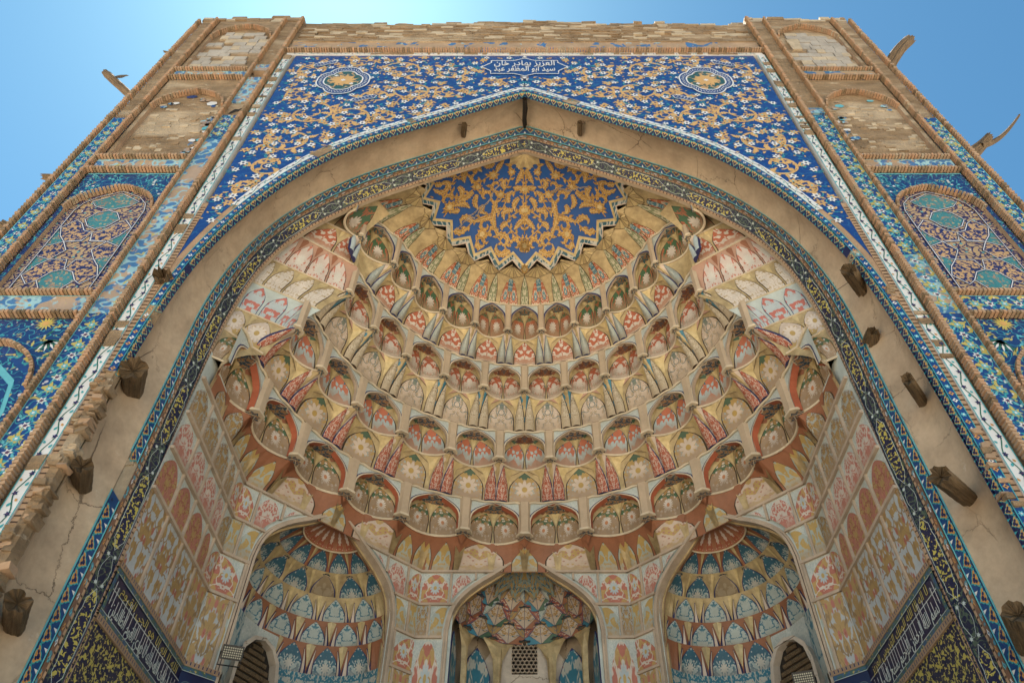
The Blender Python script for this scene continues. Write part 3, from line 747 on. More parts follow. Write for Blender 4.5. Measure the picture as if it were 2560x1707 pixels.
for i, (x, z) in enumerate(lp):
    a = random.uniform(0, 6.28)
    if i % 5 == 0:
        for q in range(6): layers[0].append(leafm(x, z, random.uniform(.10, .16), .028, a+q*1.05, 'ochre_paint', 3, .1))
        layers[1].append(flower(x, z, .03, 5, random.choice(['aqua', 'navy_tile', 'azure']), .6))
    elif i % 5 in (1, 2): layers[0].append(leafm(x-.05, z, .12, .027, a, 'ochre_paint', 2, .1))
    elif i % 5 == 3 and i % 2: layers[0].append(leafm(x, z, .10, .016, a, 'turquoise'))
    else: layers[0].append(leafm(x, z, .07, .02, a, 'ochre_paint'))
for s_ in (-1, 1):
    mb = MB(); f = lambda x, z, h: (s_*x, YS-h, z)
    layer(mb, layers, f, .003, .003); mb.build('painted_scrollwork', portal)
# cartouches
def loop_curve(cx, cz, rx, rz, n=64, lob=8, amp=.10):
    out = []
    for k in range(n+1):
        a = 6.2832*k/n; q = 1+amp*abs(math.sin(a*lob/2.)); e = (abs(math.cos(a))**1.2+abs(math.sin(a))**1.2)**(-.5)
        out.append((cx+rx*q*math.cos(a)*e, cz+rz*q*math.sin(a)*e))
    return out
for s_ in (-1, 1):
    mb = MB(); f = lambda x, z, h: (s_*x, YS-h, z); cx, cz = 4.18, 16.96
    O = loop_curve(cx, cz, .60, .74); I = loop_curve(cx, cz, .44, .52)
    put(mb, [('azure', O[:-1])], f, .014); put(mb, [('medallion_green', I[:-1])], f, .017)
    for q in range(11): put(mb, [leafm(cx, cz, .34, .07, q*.571, 'ochre_paint', 4, .1)], f, .019+q*.0002)
    put(mb, [flower(cx, cz, .07, 6, 'white_tile', .6)], f, .024); put(mb, [flower(cx+.2, cz+.25, .06, 6, 'white_tile', .6), flower(cx-.22, cz-.2, .06, 6, 'white_tile', .6)], f, .024)
    put(mb, ribbonm(O, .017, 'white_tile'), f, .02); put(mb, ribbonm(I, .017, 'white_tile'), f, .02)
    Mi = loop_curve(cx, cz, .52, .63, 96, 8, .1); put(mb, ribbonm([(cx+(p[0]-cx)*(1+.06*(-1)**k), cz+(p[1]-cz)*(1+.06*(-1)**k)) for k, p in enumerate(Mi)], .010, 'white_tile'), f, .02)
    for ang, (bx, bz) in ((-.5, (4.78, 17.95)), (-.5, (3.55, 15.98))):
        bb = [(-.30, 0), (-.2, .09), (.0, .07), (.2, .1), (.30, 0), (.2, -.09), (0, -.07), (-.2, -.1), (-.3, 0)]
        bb = [(bx+x*math.cos(ang)-z*math.sin(ang), bz+x*math.sin(ang)+z*math.cos(ang)) for x, z in bb]
        put(mb, [('azure', bb[:-1])], f, .014); put(mb, ribbonm(bb, .010, 'white_tile'), f, .018)
        for q in range(6):
            x = -.2+q*.075; put(mb, ribbonm([(bx+(x)*math.cos(ang)-z*math.sin(ang), bz+x*math.sin(ang)+z*math.cos(ang)) for x, z in ((x, -.04), (x+.03, .0), (x, .05), (x+.04, .03))], .006, 'white_tile'), f, .018)
    mb.build('medallion', portal)
mb = MB(); f = fmap_at(YS)
cb = [(-.80, 18.13), (-.25, 18.13), (0, 18.28), (.25, 18.13), (.80, 18.13), (.80, 18.0), (1.02, 17.74), (.80, 17.5), (.80, 17.34), (.25, 17.34), (0, 17.2), (-.25, 17.34), (-.80, 17.34), (-.80, 17.5), (-1.02, 17.74), (-.80, 18.0), (-.80, 18.13)]
put(mb, [('azure', cb[:-1])], f, .014); put(mb, ribbonm(cb, .016, 'white_tile'), f, .018)
for s_ in (-1, 1):
    put(mb, [flower(0, 17.74+s_*.62, .08, 3, 'white_tile', .5, 0 if s_ > 0 else 3.14)], f, .018)
cart = mb.build('cartouche', portal)
MF = Matrix(((1, 0, 0, 0), (0, 0, -1, 0), (0, 1, 0, 0), (0, 0, 0, 1)))       # text plane -> facing -Y
lettering('lettering', 'العزيز بهادر خان', .40, 1.45, Matrix.Translation((0, YS-.022, 17.83+CZ)) @ MF, 'white_tile', cart, .0, .002, .004)
lettering('lettering', 'سيد ابو المظفر عبد', .40, 1.45, Matrix.Translation((0, YS-.022, 17.50+CZ)) @ MF, 'white_tile', cart, .0, .002, .004)

# spandrel frame: white flowered line, damaged blue band, brick course
def white_motif(L, W_, seed=0, broken=.0):
    A = []; B = []; D = []; x = 0; n = int(L/.05); rnd = random.Random(seed)
    A += ribbonm([(k*L/n, W_*.24*math.sin(k*L/n*11)) for k in range(n+1)], W_*.045, 'green_tile')
    k = 0; x = .14
    while x < L:
        s = (-1)**k
        B.append(flower(x, W_*.17*s, W_*.25, 5, 'navy_tile', .5, rnd.random())); D.append(flower(x, W_*.17*s, W_*.09, 4, 'purple_tile', .6))
        B.append(leafm(x+.10, -s*W_*.2, W_*.38, W_*.11, .4, 'turquoise')); B.append(leafm(x+.17, s*W_*.25, W_*.3, W_*.10, -.5, 'orange_tile' if rnd.random() < .5 else 'turquoise'))
        x += .285; k += 1
    return [A, B, D]
mb = MB(); mb.box(-5.86, 5.86, 7.01, YB+.01, 18.49, 18.62, 'white_tile'); layer(mb, white_motif(11.5, .12, 3), lambda s, v, h: (-5.8+s, 7.01-h, 18.555+v), .003)
random.seed(8)
for _ in range(26):
    x = random.uniform(-5.8, 5.6); mb.box(x, x+random.uniform(.05, .5), 7.0, 7.02, 18.5, 18.60, 'mud_brick', .012)
mb.build('top_flower_line', portal)
trim_h(18.68, -5.9, 5.9, 6.96, .045)
mb = MB(); mb.box(-5.9, 5.9, 7.03, YB+.01, 18.75, 19.42, 'tile_blue_rare')
mb.build('worn_tile_band', portal)
mb = MB(); mb.box(-5.9, 5.9, 7.005, 7.035, 19.38, 19.47, 'mud_brick', .01); mb.build('ledge', portal)
for sx in (-1, 1):
    X = lambda v: sx*v
    zlo = 2.0
    mb = MB(); xa, xb = sorted((X(5.70), X(5.88))); mb.box(xa, xb, 7.0, YB+.01, zlo, 18.48, 'white_tile')
    xm = (xa+xb)/2; f = lambda s, v, h: (xm+v, 7.0-h, zlo+s)
    layer(mb, white_motif(16.3, .17, 5), f, .003)
    for e in (-1, 1): put(mb, [('turquoise', [(0, e*.09), (16.4, e*.09), (16.4, e*.078), (0, e*.078)])], f, .006)
    random.seed(15+sx)
    for _ in range(16):                                                   # lost pieces, more of them high up
        z = random.uniform(13.5, 18.3) if random.random() < .75 else random.uniform(5, 13)
        mb.box(xa+.005, xb-.005, 6.985, 7.01, z, z+random.uniform(.04, .25), 'mud_brick', .014)
    mb.build('white_flower_band', portal)
    mb = MB(); xa, xb = sorted((X(5.60), X(5.695))); mb.box(xa, xb, 7.02, YB+.01, zlo, 11.6, 'brick_small')
    z = zlo
    while z < 11.5: mb.box(xa+.008, xb-.008, 7.012, 7.03, z, z+.018, 'dark_line'); z += .085
    mb.build('ladder_band', portal)
# border following the arch: white tiles, ladder, star band
def arch_band(P, d0, d1, y, mat, motifs=None, W_=1., keep=None, name='arch_band', parent=portal, uvs=1., edge=None, motlayers=None, lost=None):
    Q = resample(P, 260); N_ = cnorm(Q); mb = MB(); s = [0]
    for a, b in zip(Q[:-1], Q[1:]): s.append(s[-1]+dist(a, b))
    pts = [((q[0]+n[0]*d0, y, q[1]+n[1]*d0), (q[0]+n[0]*d1, y, q[1]+n[1]*d1)) for q, n in zip(Q, N_)]
    for i in range(len(Q)-1):
        if keep and not keep(Q[i]): continue
        m = lost if lost and lost(Q[i]) else None
        mb.poly([pts[i][0], pts[i+1][0], pts[i+1][1], pts[i][1]], 'mud_brick' if m else mat, [(s[i]*uvs, 0), (s[i+1]*uvs, 0), (s[i+1]*uvs, d1-d0), (s[i]*uvs, d1-d0)])
    def fm(x, v, h):
        x = max(0, min(s[-1]-1e-4, x)); lo, hi = 0, len(s)-1
        while hi-lo > 1:
            m = (lo+hi)//2
            if s[m] <= x: lo = m
            else: hi = m
        t = (x-s[lo])/(s[lo+1]-s[lo]); q = L3(Q[lo], Q[lo+1], t); n = L3(N_[lo], N_[lo+1], t); d = (d0+d1)/2+v
        return (q[0]+n[0]*d, y-h, q[1]+n[1]*d)
    if motlayers:
        for k, ms in enumerate(motlayers):
            for i, (mt, pp) in enumerate(ms):
                cx = sum(p[0] for p in pp)/len(pp); q = fm(cx, 0, 0)
                if keep and not keep((q[0], q[2])): continue
                if lost and lost((q[0], q[2])): continue
                mb.poly([fm(a, b, .003+k*.003+(i % 5)*.0003) for a, b in pp], mt)
    return mb.build(name, parent)
LA = plen(AOf)
rl = random.Random(3)
lostz = [(rl.uniform(-5.6, 5.6), rl.uniform(8, 16.5), rl.uniform(.05, .22)) for _ in range(46)]
def lostf(q): return any((q[0]-a)**2+(q[1]-b)**2 < c*c for a, b, c in lostz)
up = lambda q: q[1] > 11.4
arch_band(AOf, .13, .27, 7.015, 'white_tile', name='arch_flower_band', keep=up, motlayers=white_motif(LA, .13, 9), lost=lostf)
def star_motif(L, W_):
    A = []; B = []; x = .08; k = 0
    while x < L:
        m = ['white_tile', 'orange_tile', 'aqua', 'orange_tile'][k % 4]
        A.append(flower(x, 0, W_*.36, 4 if k % 4 != 2 else 6, m, .55)); B.append(flower(x, 0, W_*.12, 4, 'navy_tile' if k % 4 != 2 else 'white_tile', .7)); x += .125; k += 1
    A += [('turquoise', [(j*.25, e*W_*.5), (j*.25+.25, e*W_*.5), (j*.25+.25, e*W_*.4), (j*.25, e*W_*.4)]) for e in (-1, 1) for j in range(int(L/.25))]
    return [A, B]
arch_band(AOf, .005, .125, 7.01, 'azure', name='arch_star_band', motlayers=star_motif(LA, .12), lost=lambda q: lostf(q) or (q[0] < 0 and q[1] < 7.3))
arch_band(AOf, .10, .285, 7.035, 'brick_small', name='arch_brick_backing')
# gold-on-navy strip on the underside of the arch edge
def soffit_strip(P, y0, y1, mat, name, parent, inset0=0., inset1=0., motlayers=None, uvs=1., lost=None, lostmat='mud_brick', seg=260):
    Q = resample(P, seg); N_ = cnorm(Q); mb = MB(); s = [0]
    for a, b in zip(Q[:-1], Q[1:]): s.append(s[-1]+dist(a, b))
    def fm(x, v, h):
        x = max(0, min(s[-1]-1e-4, x)); lo, hi = 0, len(s)-1
        while hi-lo > 1:
            m = (lo+hi)//2
            if s[m] <= x: lo = m
            else: hi = m
        t = (x-s[lo])/(s[lo+1]-s[lo]); q = L3(Q[lo], Q[lo+1], t); n = L3(N_[lo], N_[lo+1], t); k = v
        d = inset0+(inset1-inset0)*k-h
        return (q[0]+n[0]*d, y0+(y1-y0)*k, q[1]+n[1]*d)
    for i in range(seg-1):
        l = lost and lost(Q[i])
        mb.poly([fm(s[i]+1e-5, 0, 0), fm(s[i+1]-1e-5, 0, 0), fm(s[i+1]-1e-5, 1, 0), fm(s[i]+1e-5, 1, 0)], lostmat if l else mat, [(s[i], 0), (s[i+1], 0), (s[i+1], y1-y0), (s[i], y1-y0)])
    if motlayers:
        for k, ms in enumerate(motlayers):
            for mt, pp in ms:
                cx = sum(p[0] for p in pp)/len(pp); q = fm(cx, 0, 0)
                if lost and lost((q[0], q[2])): continue
                mb.poly([fm(a, b, .004+k*.003) for a, b in pp], mt)
    return mb.build(name, parent)
def palm_motif(L, st, m1, m2, m3, up=1):
    A = []; B = []; D = []; x = st/2
    while x < L:
        o = [(-.40, .14), (-.44, .30), (-.34, .44), (-.24, .48), (-.20, .62), (-.08, .70), (0, .86), (.08, .70), (.20, .62), (.24, .48), (.34, .44), (.44, .30), (.40, .14), (.22, .22), (.12, .12), (-.12, .12), (-.22, .22)]
        D.append(('turquoise', [(x+st*a*1.14, .42+(b-.42)*1.22) for a, b in o]))
        A.append((m1, [(x+st*a*.92, .42+(b-.42)*.95) for a, b in o]))
        for da, db, q in ((0, .52, .17), (-.16, .36, .12), (.16, .36, .12)): B.append((m2, [(x+st*(da+q*math.cos(k*1.05)*.8), db+q*math.sin(k*1.05)*.95) for k in range(6)]))
        D.append((m3, [(x+st*.40, .97), (x+st*.5, .62), (x+st*.60, .97)]))
        x += st
    return [D, A, B]
lostL = lambda q: (q[0] < 0 and q[1] < 7.3) or lostf(q) and q[1] < 12
soffit_strip(AOf, 7.0, 7.15, 'navy_tile', 'arch_underside_strip', portal, 0, -.03, palm_motif(LA, .17, 'ochre_paint', 'navy_tile', 'turquoise'), lost=lostL)
mb = MB(); random.seed(2)                                                  # raw broken brick where the tile edge has fallen, left jamb
for k in range(150):
    z = random.uniform(-1, 7.35); x = -5.49-random.uniform(-.03, .17)
    mb.box(x-.05, x+.06, 6.96+random.uniform(-.02, .05), 7.16, z, z+random.uniform(.04, .09), random.choice(['mud_brick', 'brick_small', 'mud_brick']), .02)
mb.build('broken_brick_edge', portal, 'stuff')
mb = MB()
for k in range(60):
    z = random.uniform(3, 9.3); x = 5.50+random.uniform(-.02, .1)
    if 5 < z < 6.2 or z > 8.6 or z < 4.4: mb.box(x-.05, x+.06, 6.98, 7.12, z, z+random.uniform(.04, .10), random.choice(['mud_brick', 'brick_small']), .015)
mb.build('broken_brick_edge', portal, 'stuff')
mb = MB(); h = [(-6.3, 15.32), (-6.24, 15.45), (-6.16, 15.44), (-6.1, 15.52), (-6.05, 15.46), (-6.1, 15.36), (-6.2, 15.30), (-6.26, 15.22), (-6.33, 15.2)]
mb.poly([(x, 7.024, z) for x, z in h], 'cavity_dark'); mb.build('hole', portal)
# trim bricks
BRICKS.sort(key=lambda b: (b[0][2] < 3, (b[0][0]**2+b[0][1]**2+b[0][2]**2)))
pm = {}
def brick_mesh(hs):
    k = tuple(round(v, 3) for v in hs)
    if k not in pm:
        me = bpy.data.meshes.new('brick'); x, y, z = hs; v = [(a*x, b*y, c*z) for c in (-1, 1) for b in (-1, 1) for a in (-1, 1)]
        me.from_pydata(v, [], [(0, 1, 3, 2), (4, 6, 7, 5), (0, 4, 5, 1), (2, 3, 7, 6), (0, 2, 6, 4), (1, 5, 7, 3)]); me.materials.append(MATS['brick_small']); pm[k] = me
    return pm[k]
nb = len([o for o in bpy.data.objects if o.name.startswith('brick')])
for (c, hs, ang) in BRICKS[:max(0, 290-nb)]:
    o = bpy.data.objects.new('brick', brick_mesh(hs)); C.objects.link(o); attach(o, portal)
    o.location = (c[0], c[1], c[2]+CZ); o.rotation_euler = (0, -ang, 0)
mb = MB()
for (c, hs, ang) in BRICKS[max(0, 290-nb):]:
    ca, sa = math.cos(ang), math.sin(ang)
    mb.obox(c, Vector((ca, 0, sa))*hs[0], Vector((0, 1, 0))*hs[1], Vector((-sa, 0, ca))*hs[2], random.choice(['brick_small', 'brick_small', 'mud_brick', 'brick_warm']))
mb.build('trim_bricks', portal, 'stuff')

# ================================================================ PLASTER REVEAL
seg = 150; A = resample(AOf, seg); B = resample(BOf, seg); NA = cnorm(A); mb = MB(); P = []
for v in range(11):
    t = v/10.; row = []
    for i in range(seg):
        p = L3(A[i], B[i], t); d = -.03*(1-t)+.16*math.sin(math.pi*t**.85)
        row.append((p[0]+NA[i][0]*d, 7.15+(8.0-7.15)*t, p[1]+NA[i][1]*d))
    P.append(row)
mb.grid(P, 'soffit_plaster'); sof = mb.build('plaster_reveal', smooth=True)
tag(sof, 'smooth tan plaster hollow running round the great arch behind its tiled edge', 'plaster reveal')
mb = MB(); mb.poly([(-.03, 7.3, 16.30), (.05, 7.2, 16.32), (.03, 7.5, 16.42), (.06, 7.9, 16.50), (-.02, 7.95, 16.5), (-.05, 7.5, 16.38)], 'cavity_dark')
mb.tube([(0, 7.12, 16.2), (.015, 7.4, 16.33), (-.01, 7.8, 16.48), (.0, 8.0, 16.55)], [.05, .06, .045, .03], 'cavity_dark', 6)
mb.build('crack', sof)

# ================================================================ INNER TILED ARCH
inner = thing('inner_arch_border', (0, 8, -CZ), 'dark blue and yellow tiled border of the inner arch, turquoise on its outer edge', 'tile border')
SEGI = 260; B_ = resample(BOf, SEGI); I_ = [(x*8.25/8.2, z*8.25/8.2) for x, z in resample(BIf, SEGI)]; M_ = offc(I_, .10)
SL = [0]
for a, b in zip(B_[:-1], B_[1:]): SL.append(SL[-1]+dist(a, b))
LI = SL[-1]
def imap(x, v, h):      # x metres along, v 0 (outer) .. 1 (inner)
    x = max(0, min(LI-1e-4, x)); lo, hi = 0, SEGI-1
    while hi-lo > 1:
        m = (lo+hi)//2
        if SL[m] <= x: lo = m
        else: hi = m
    t = (x-SL[lo])/(SL[lo+1]-SL[lo]); a = L3(B_[lo], B_[lo+1], t); b = L3(I_[lo], I_[lo+1], t); m = L3(M_[lo], M_[lo+1], t)
    if v <= .56: p = L3(a, m, v/.56); return (p[0], 8.0-h, p[1])
    k = (v-.56)/.44; p = L3(m, b, k); d = math.hypot(p[0], p[1]-9); return (p[0]-h*p[0]/d*.93, 8.0+.25*k-h*.35, p[1]-h*max(0, p[1]-9)/d*.93)
def ring_band(v0, v1, mat, name, h=0., ml=None, step=.16, lost=None):
    mb = MB(); n = int(LI/step)
    for k in range(n):
        a, b = LI*k/n, LI*(k+1)/n; l = lost and lost(a)
        hh = -.02 if l else h
        mb.poly([imap(a, v0, hh), imap(b, v0, hh), imap(b, v1, hh), imap(a, v1, hh)], 'brick_pale' if l else mat, [(a, 0), (b, 0), (b, (v1-v0)*.62), (a, (v1-v0)*.62)])
    if ml:
        for k, ms in enumerate(ml):
            for mt, pp in ms:
                if lost and lost(sum(p[0] for p in pp)/len(pp)): continue
                mb.poly([imap(a, v0+(v1-v0)*b, h+.003+k*.003) for a, b in pp], mt)
    return mb.build(name, inner)
def zat(x): return imap(x, .2, 0)[2]
lostI = lambda x: x < LI/2 and 5.9 < zat(x) < 6.55
ring_band(-.015, .035, 'aqua', 'turquoise_edge', .022, lost=lostI)
ring_band(.035, .33, 'persian_blue', 'palmette_band', .012, palm_motif(LI, .235, 'orange_tile', 'navy_tile', 'white_tile'), lost=lostI)
mbx = palm_motif(LI, .235, 'aqua', 'navy_tile', 'aqua')
ring_band(.33, .365, 'aqua', 'turquoise_edge', .018, lost=lostI)
def small_mosaic(L):
    A = []; B = []; x = .1; k = 0
    while x < L:
        A.append(flower(x, .5, .055, [4, 6][k % 2], ['white_tile', 'orange_tile', 'aqua'][k % 3], .6, 0, 1, 4.)); B.append(flower(x, .5, .02, 4, 'navy_tile', .7, 0, 1, 4.)); x += .19; k += 1
    return [A, B]
ring_band(.365, .50, 'mosaic_brown', 'mosaic_band', .004, small_mosaic(LI))
ring_band(.50, .56, 'brick_small', 'brick_line', .016)
def dents(L, st, mat, a=.12, b=.9):
    out = []; x = 0
    while x < L: out.append((mat, [(x, a), (x+st*.25, a), (x+st*.25, b), (x, b)])); x += st
    return [out]
ring_band(.50, .56, 'brick_small', 'brick_line', .017, dents(LI, .10, 'dark_line'))
ring_band(.56, .90, 'black_rosette', 'cartouche_band', .008)
mb = MB(); x = 0; k = 0; vc = .73
while x < LI:                                                              # outlines of the long cartouches and the rosettes between
    Lc = 1.35; 
    pts = [(x+.06, vc), (x+.16, vc-.07), (x+.22, vc-.13), (x+.34, vc-.12), (x+.42, vc-.145), (x+Lc-.42, vc-.145), (x+Lc-.34, vc-.12), (x+Lc-.22, vc-.13), (x+Lc-.16, vc-.07), (x+Lc-.06, vc)]
    pts = pts+[(a, 2*vc-b) for a, b in pts[::-1]]
    for xx in range(1, 9):
        a = x+.10+(Lc-.2)*(xx-1)/8.; b = x+.10+(Lc-.2)*xx/8.; e = .105 if xx in (1, 8) else .135
        mb.poly([imap(a, vc-e, .011), imap(b, vc-e, .011), imap(b, vc+e, .011), imap(a, vc+e, .011)], 'black_yellow', [(a, (vc-e)*.62), (b, (vc-e)*.62), (b, (vc+e)*.62), (a, (vc+e)*.62)])
    for (a, b), (c_, d) in zip(pts[:-1], pts[1:]):
        if abs(a-c_)+abs(b-d) < 1e-5: continue
        mb.poly([imap(a, b, .014), imap(c_, d, .014), imap(c_+.0, d+.012, .014), imap(a, b+.012, .014)], 'pale_blue')
    ro = [(x+Lc-.04+.26*.9*(1-abs(q))*0+.22+.22*math.cos(a), vc+.12*math.sin(a)*(1+.15*math.cos(4*a))) for q, a in [(0, 6.2832*j/14) for j in range(14)]]
    mb.poly([imap(a, b, .0125) for a, b in ro], 'black_rosette', [(a, b*.6) for a, b in ro])
    for j in range(14):
        a, b = ro[j]; c_, d = ro[(j+1) % 14]; mb.poly([imap(a, b, .014), imap(c_, d, .014), imap(c_, d+.010, .014), imap(a, b+.010, .014)], 'pale_blue')
    for q in (-.09, .09):
        for xx in (x+Lc-.0, x+Lc+.40): 
            fl = flower(xx, vc+q, .035, 6, 'pale_blue', .5, 0, 1, 1.4); mb.poly([imap(a, b, .015) for a, b in fl[1]], fl[0])
    x += Lc+.42
mb.build('cartouche_outlines', inner)
ring_band(.90, .915, 'navy_tile', 'navy_line', .02)
ring_band(.915, 1.0, 'brick_small', 'dentil_course', .018, dents(LI, .085, 'dark_line', .1, .75))
# return of the arch edge into the vault
soffit_strip(I_, 8.25, 8.34, 'clay_wall', 'arch_return', inner, 0, .02, None)
mb = MB(); random.seed(4)
for _ in range(60):
    s_ = random.uniform(0, LI/2)
    if lostI(s_):
        p = imap(s_, random.uniform(.0, .33), -.04); mb.box(p[0]-.06, p[0]+.06, p[1]-.03, p[1]+.08, p[2]-.05, p[2]+.05, random.choice(['brick_pale', 'brick_small', 'mud_brick']), .03)
mb.build('exposed_bricks', inner, 'stuff')
CAP_L = [[(-0.69, 1.65), (-0.54, 1.64), (-0.41, 1.73), (-0.41, 1.83), (-0.54, 1.89)], [(-0.35, 2.0), (-0.5, 2.07), (-0.65, 2.04), (-0.71, 1.93), (-0.67, 1.83)], [(-0.14, 2.28), (-0.31, 2.14), (-0.41, 2.03)], [(-0.31, 2.27), (-0.52, 2.26), (-0.71, 2.21)], [(-1.13, 1.8), (-1.27, 1.77), (-1.43, 1.72)], [(-1.13, 1.76), (-1.07, 1.92), (-0.92, 2.08)], [(-1.33, 1.79), (-1.29, 1.94), (-1.23, 2.06)], [(-1.24, 1.3), (-1.3, 1.19), (-1.42, 1.12), (-1.52, 1.17), (-1.5, 1.27)], [(-1.37, 1.38), (-1.53, 1.47), (-1.67, 1.34), (-1.72, 1.17)], [(-0.81, 1.26), (-1.06, 1.27), (-1.2, 1.3)], [(-0.72, 1.12), (-0.77, 1.3), (-0.73, 1.49), (-0.64, 1.61)], [(-0.28, 1.16), (-0.45, 1.15), (-0.53, 1.21), (-0.49, 1.35)], [(-0.13, 0.89), (-0.26, 1.0), (-0.24, 1.18)], [(-0.04, 0.23), (-0.13, 0.44), (-0.22, 0.58)], [(-0.02, 1.35), (-0.14, 1.46), (-0.26, 1.57)], [(-0.11, 0.65), (-0.2, 0.67), (-0.28, 0.64)], [(-1.89, 0.22), (-1.77, 0.19), (-1.74, 0.36), (-1.86, 0.45), (-2.01, 0.37), (-2.1, 0.23)], [(-1.89, 0.26), (-2.0, 0.18), (-2.12, 0.24)], [(-1.34, 0.08), (-1.42, 0.17), (-1.39, 0.35)], [(-0.7, -0.0), (-0.82, 0.09), (-0.96, 0.02)], [(-0.52, 0.0), (-0.62, 0.14), (-0.67, 0.27)], [(-1.2, 0.61), (-1.37, 0.72), (-1.55, 0.75)], [(-1.53, 0.4), (-1.42, 0.58), (-1.55, 0.72)], [(-2.11, 0.44), (-2.21, 0.56), (-2.13, 0.8)], [(-2.33, 0.2), (-2.24, 0.45), (-2.27, 0.62)], [(-2.06, 0.88), (-2.18, 0.98), (-2.25, 1.06)], [(-1.94, 1.26), (-1.83, 1.44), (-1.73, 1.64)], [(-1.12, 0.69), (-1.2, 0.87), (-1.1, 1.03)], [(-0.68, 0.91), (-0.73, 1.06), (-0.62, 1.21)], [(-0.45, 0.65), (-0.53, 0.54), (-0.43, 0.42)], [(-0.37, 0.98), (-0.43, 0.83), (-0.28, 0.72)], [(-0.97, 0.96), (-1.05, 1.06), (-0.95, 1.17)], [(-0.07, 2.21), (-0.2, 2.14), (-0.24, 2.04)], [(-1.61, 0.81), (-1.41, 0.83), (-1.29, 0.97)], [(-1.87, 0.01), (-1.69, 0.05), (-1.54, 0.16)], [(-1.22, 0.03), (-1.1, 0.03), (-0.99, 0.17)], [(-0.43, 1.41), (-0.56, 1.48), (-0.54, 1.57)], [(-1.54, 0.99), (-1.61, 0.93), (-1.73, 0.95)]]
CAP_S = [[(0.01, 2.35), (-0.14, 2.26), (-0.31, 2.1), (-0.56, 1.84), (-0.69, 1.65), (-0.79, 1.37), (-0.79, 1.18)], [(-0.31, 2.27), (-0.65, 2.15), (-0.98, 2.03), (-1.15, 1.9), (-1.23, 1.78), (-1.02, 1.58)], [(-0.79, 1.18), (-1.01, 1.23), (-1.22, 1.26), (-1.39, 1.41), (-1.63, 1.46), (-1.9, 1.27)], [(0.0, 1.69), (0.0, 1.43), (-0.03, 1.16)], [(-0.03, 1.16), (-0.03, 0.69)], [(-0.03, 0.69), (-0.02, 0.23)], [(-1.57, 0.74), (-1.68, 0.55), (-1.74, 0.31), (-1.58, 0.19), (-1.34, 0.08), (-1.1, 0.1)], [(-0.73, 0.3), (-0.95, 0.35), (-1.1, 0.51), (-1.36, 0.63), (-1.57, 0.74)], [(-1.57, 0.74), (-1.85, 0.94), (-2.01, 1.16), (-2.16, 1.03)], [(-0.79, 1.18), (-0.76, 0.99), (-0.57, 0.78), (-0.42, 0.63), (-0.34, 0.43), (-0.3, 0.27)], [(0.0, 1.87), (-0.14, 1.72), (-0.31, 1.61), (-0.47, 1.41), (-0.3, 1.27), (-0.05, 1.16)], [(-0.05, 0.69), (-0.3, 0.76), (-0.47, 0.99), (-0.56, 1.17), (-0.79, 1.18)], [(-1.9, 1.27), (-1.63, 1.57), (-1.39, 1.71), (-1.23, 1.78)], [(-1.75, 0.81), (-1.57, 0.74)], [(-2.1, 0.23), (-2.18, 0.07), (-1.87, 0.01)]]
CAP_P = [(0.0, 1.9, 0.24), (-0.03, 1.16, 0.15), (-0.03, 0.69, 0.13), (-1.02, 1.58, 0.22), (-1.75, 0.81, 0.22), (-0.73, 0.3, 0.15), (-1.1, 0.51, 0.12), (-0.57, 0.78, 0.13), (-0.3, 0.27, 0.11), (0.0, 2.37, 0.12)]
# ================================================================ MUQARNAS VAULT
Y0 = 8.5
vault = thing('muqarnas_vault', (0, 10, 8.9), 'great stalactite half dome of painted cells under a blue and gold star shaped crown', 'vault')
def both(L): return sorted(set([-a for a in L]+list(L)))
TI = [dict(az=both([7.4, 22.1, 37.5, 53, 68.3, 82.8, 94.5]), r=lambda a: 3.05+(.42 if abs(a) > 80 else 0), zf=13.36, zt=14.29, d=.30),
      dict(az=both([0, 14.6, 29.2, 44.7, 60.3, 76.6]), r=lambda a: 3.62, zf=11.96, zt=12.76, d=.33),
      dict(az=both([7.5, 22.1, 37.4, 53.3, 68.9, 83.3]), r=lambda a: 4.18, zf=10.42, zt=11.20, d=.36),
      dict(az=both([0, 15.0, 30.7, 45.5, 61, 76.2, 92]), r=lambda a: 4.82, zf=8.95, zt=9.75, d=.36)]
def pol(a, r, z): a = R(a); return Vector((r*math.sin(a), Y0+r*math.cos(a), z))
def interp_r(T, a):
    az = T['az']
    if a <= az[0]: return T['r'](az[0])
    for p, q in zip(az[:-1], az[1:]):
        if p <= a <= q:
            t = (a-p)/(q-p); A, B = pol(p, T['r'](p), 0), pol(q, T['r'](q), 0); D = B-A   # chord between feet
            # intersect the ray at azimuth a with the chord
            s_, c_ = math.sin(R(a)), math.cos(R(a)); ax, ay = A.x, A.y-Y0; dx, dy = D.x, D.y
            den = dx*c_-dy*s_
            k = (ay*s_-ax*c_)/den if abs(den) > 1e-9 else t
            x, y = ax+dx*k, ay+dy*k; return math.hypot(x, y)
    return T['r'](az[-1])
def scallop(T, a):
    az = T['az']
    for p, q in zip(az[:-1], az[1:]):
        if p <= a <= q:
            return interp_r(T, a)+T['d']*abs(math.sin(math.pi*(a-p)/(q-p)))**.7
    return interp_r(T, a)
tips = both([0, 15.6, 31.3, 47.8, 65, 79.6, 93, 97])
def capr(a):
    for p, q in zip(tips[:-1], tips[1:]):
        if p <= a <= q:
            m = (p+q)/2; t = (a-p)/(m-p) if a < m else (q-a)/(q-m); return 2.47-.27*min(1, t)
    return 2.45
DK = 'dark_line'
PET = ['p_green_lotus', 'p_cream_ewer', 'p_blue_coral', 'p_green_daisy']
STAR = ['star_teal', 'star_brown', 'star_navy', 'star_navy']; FAC = ['gold_bright', 'terracotta', 'green_facet', 'terracotta']
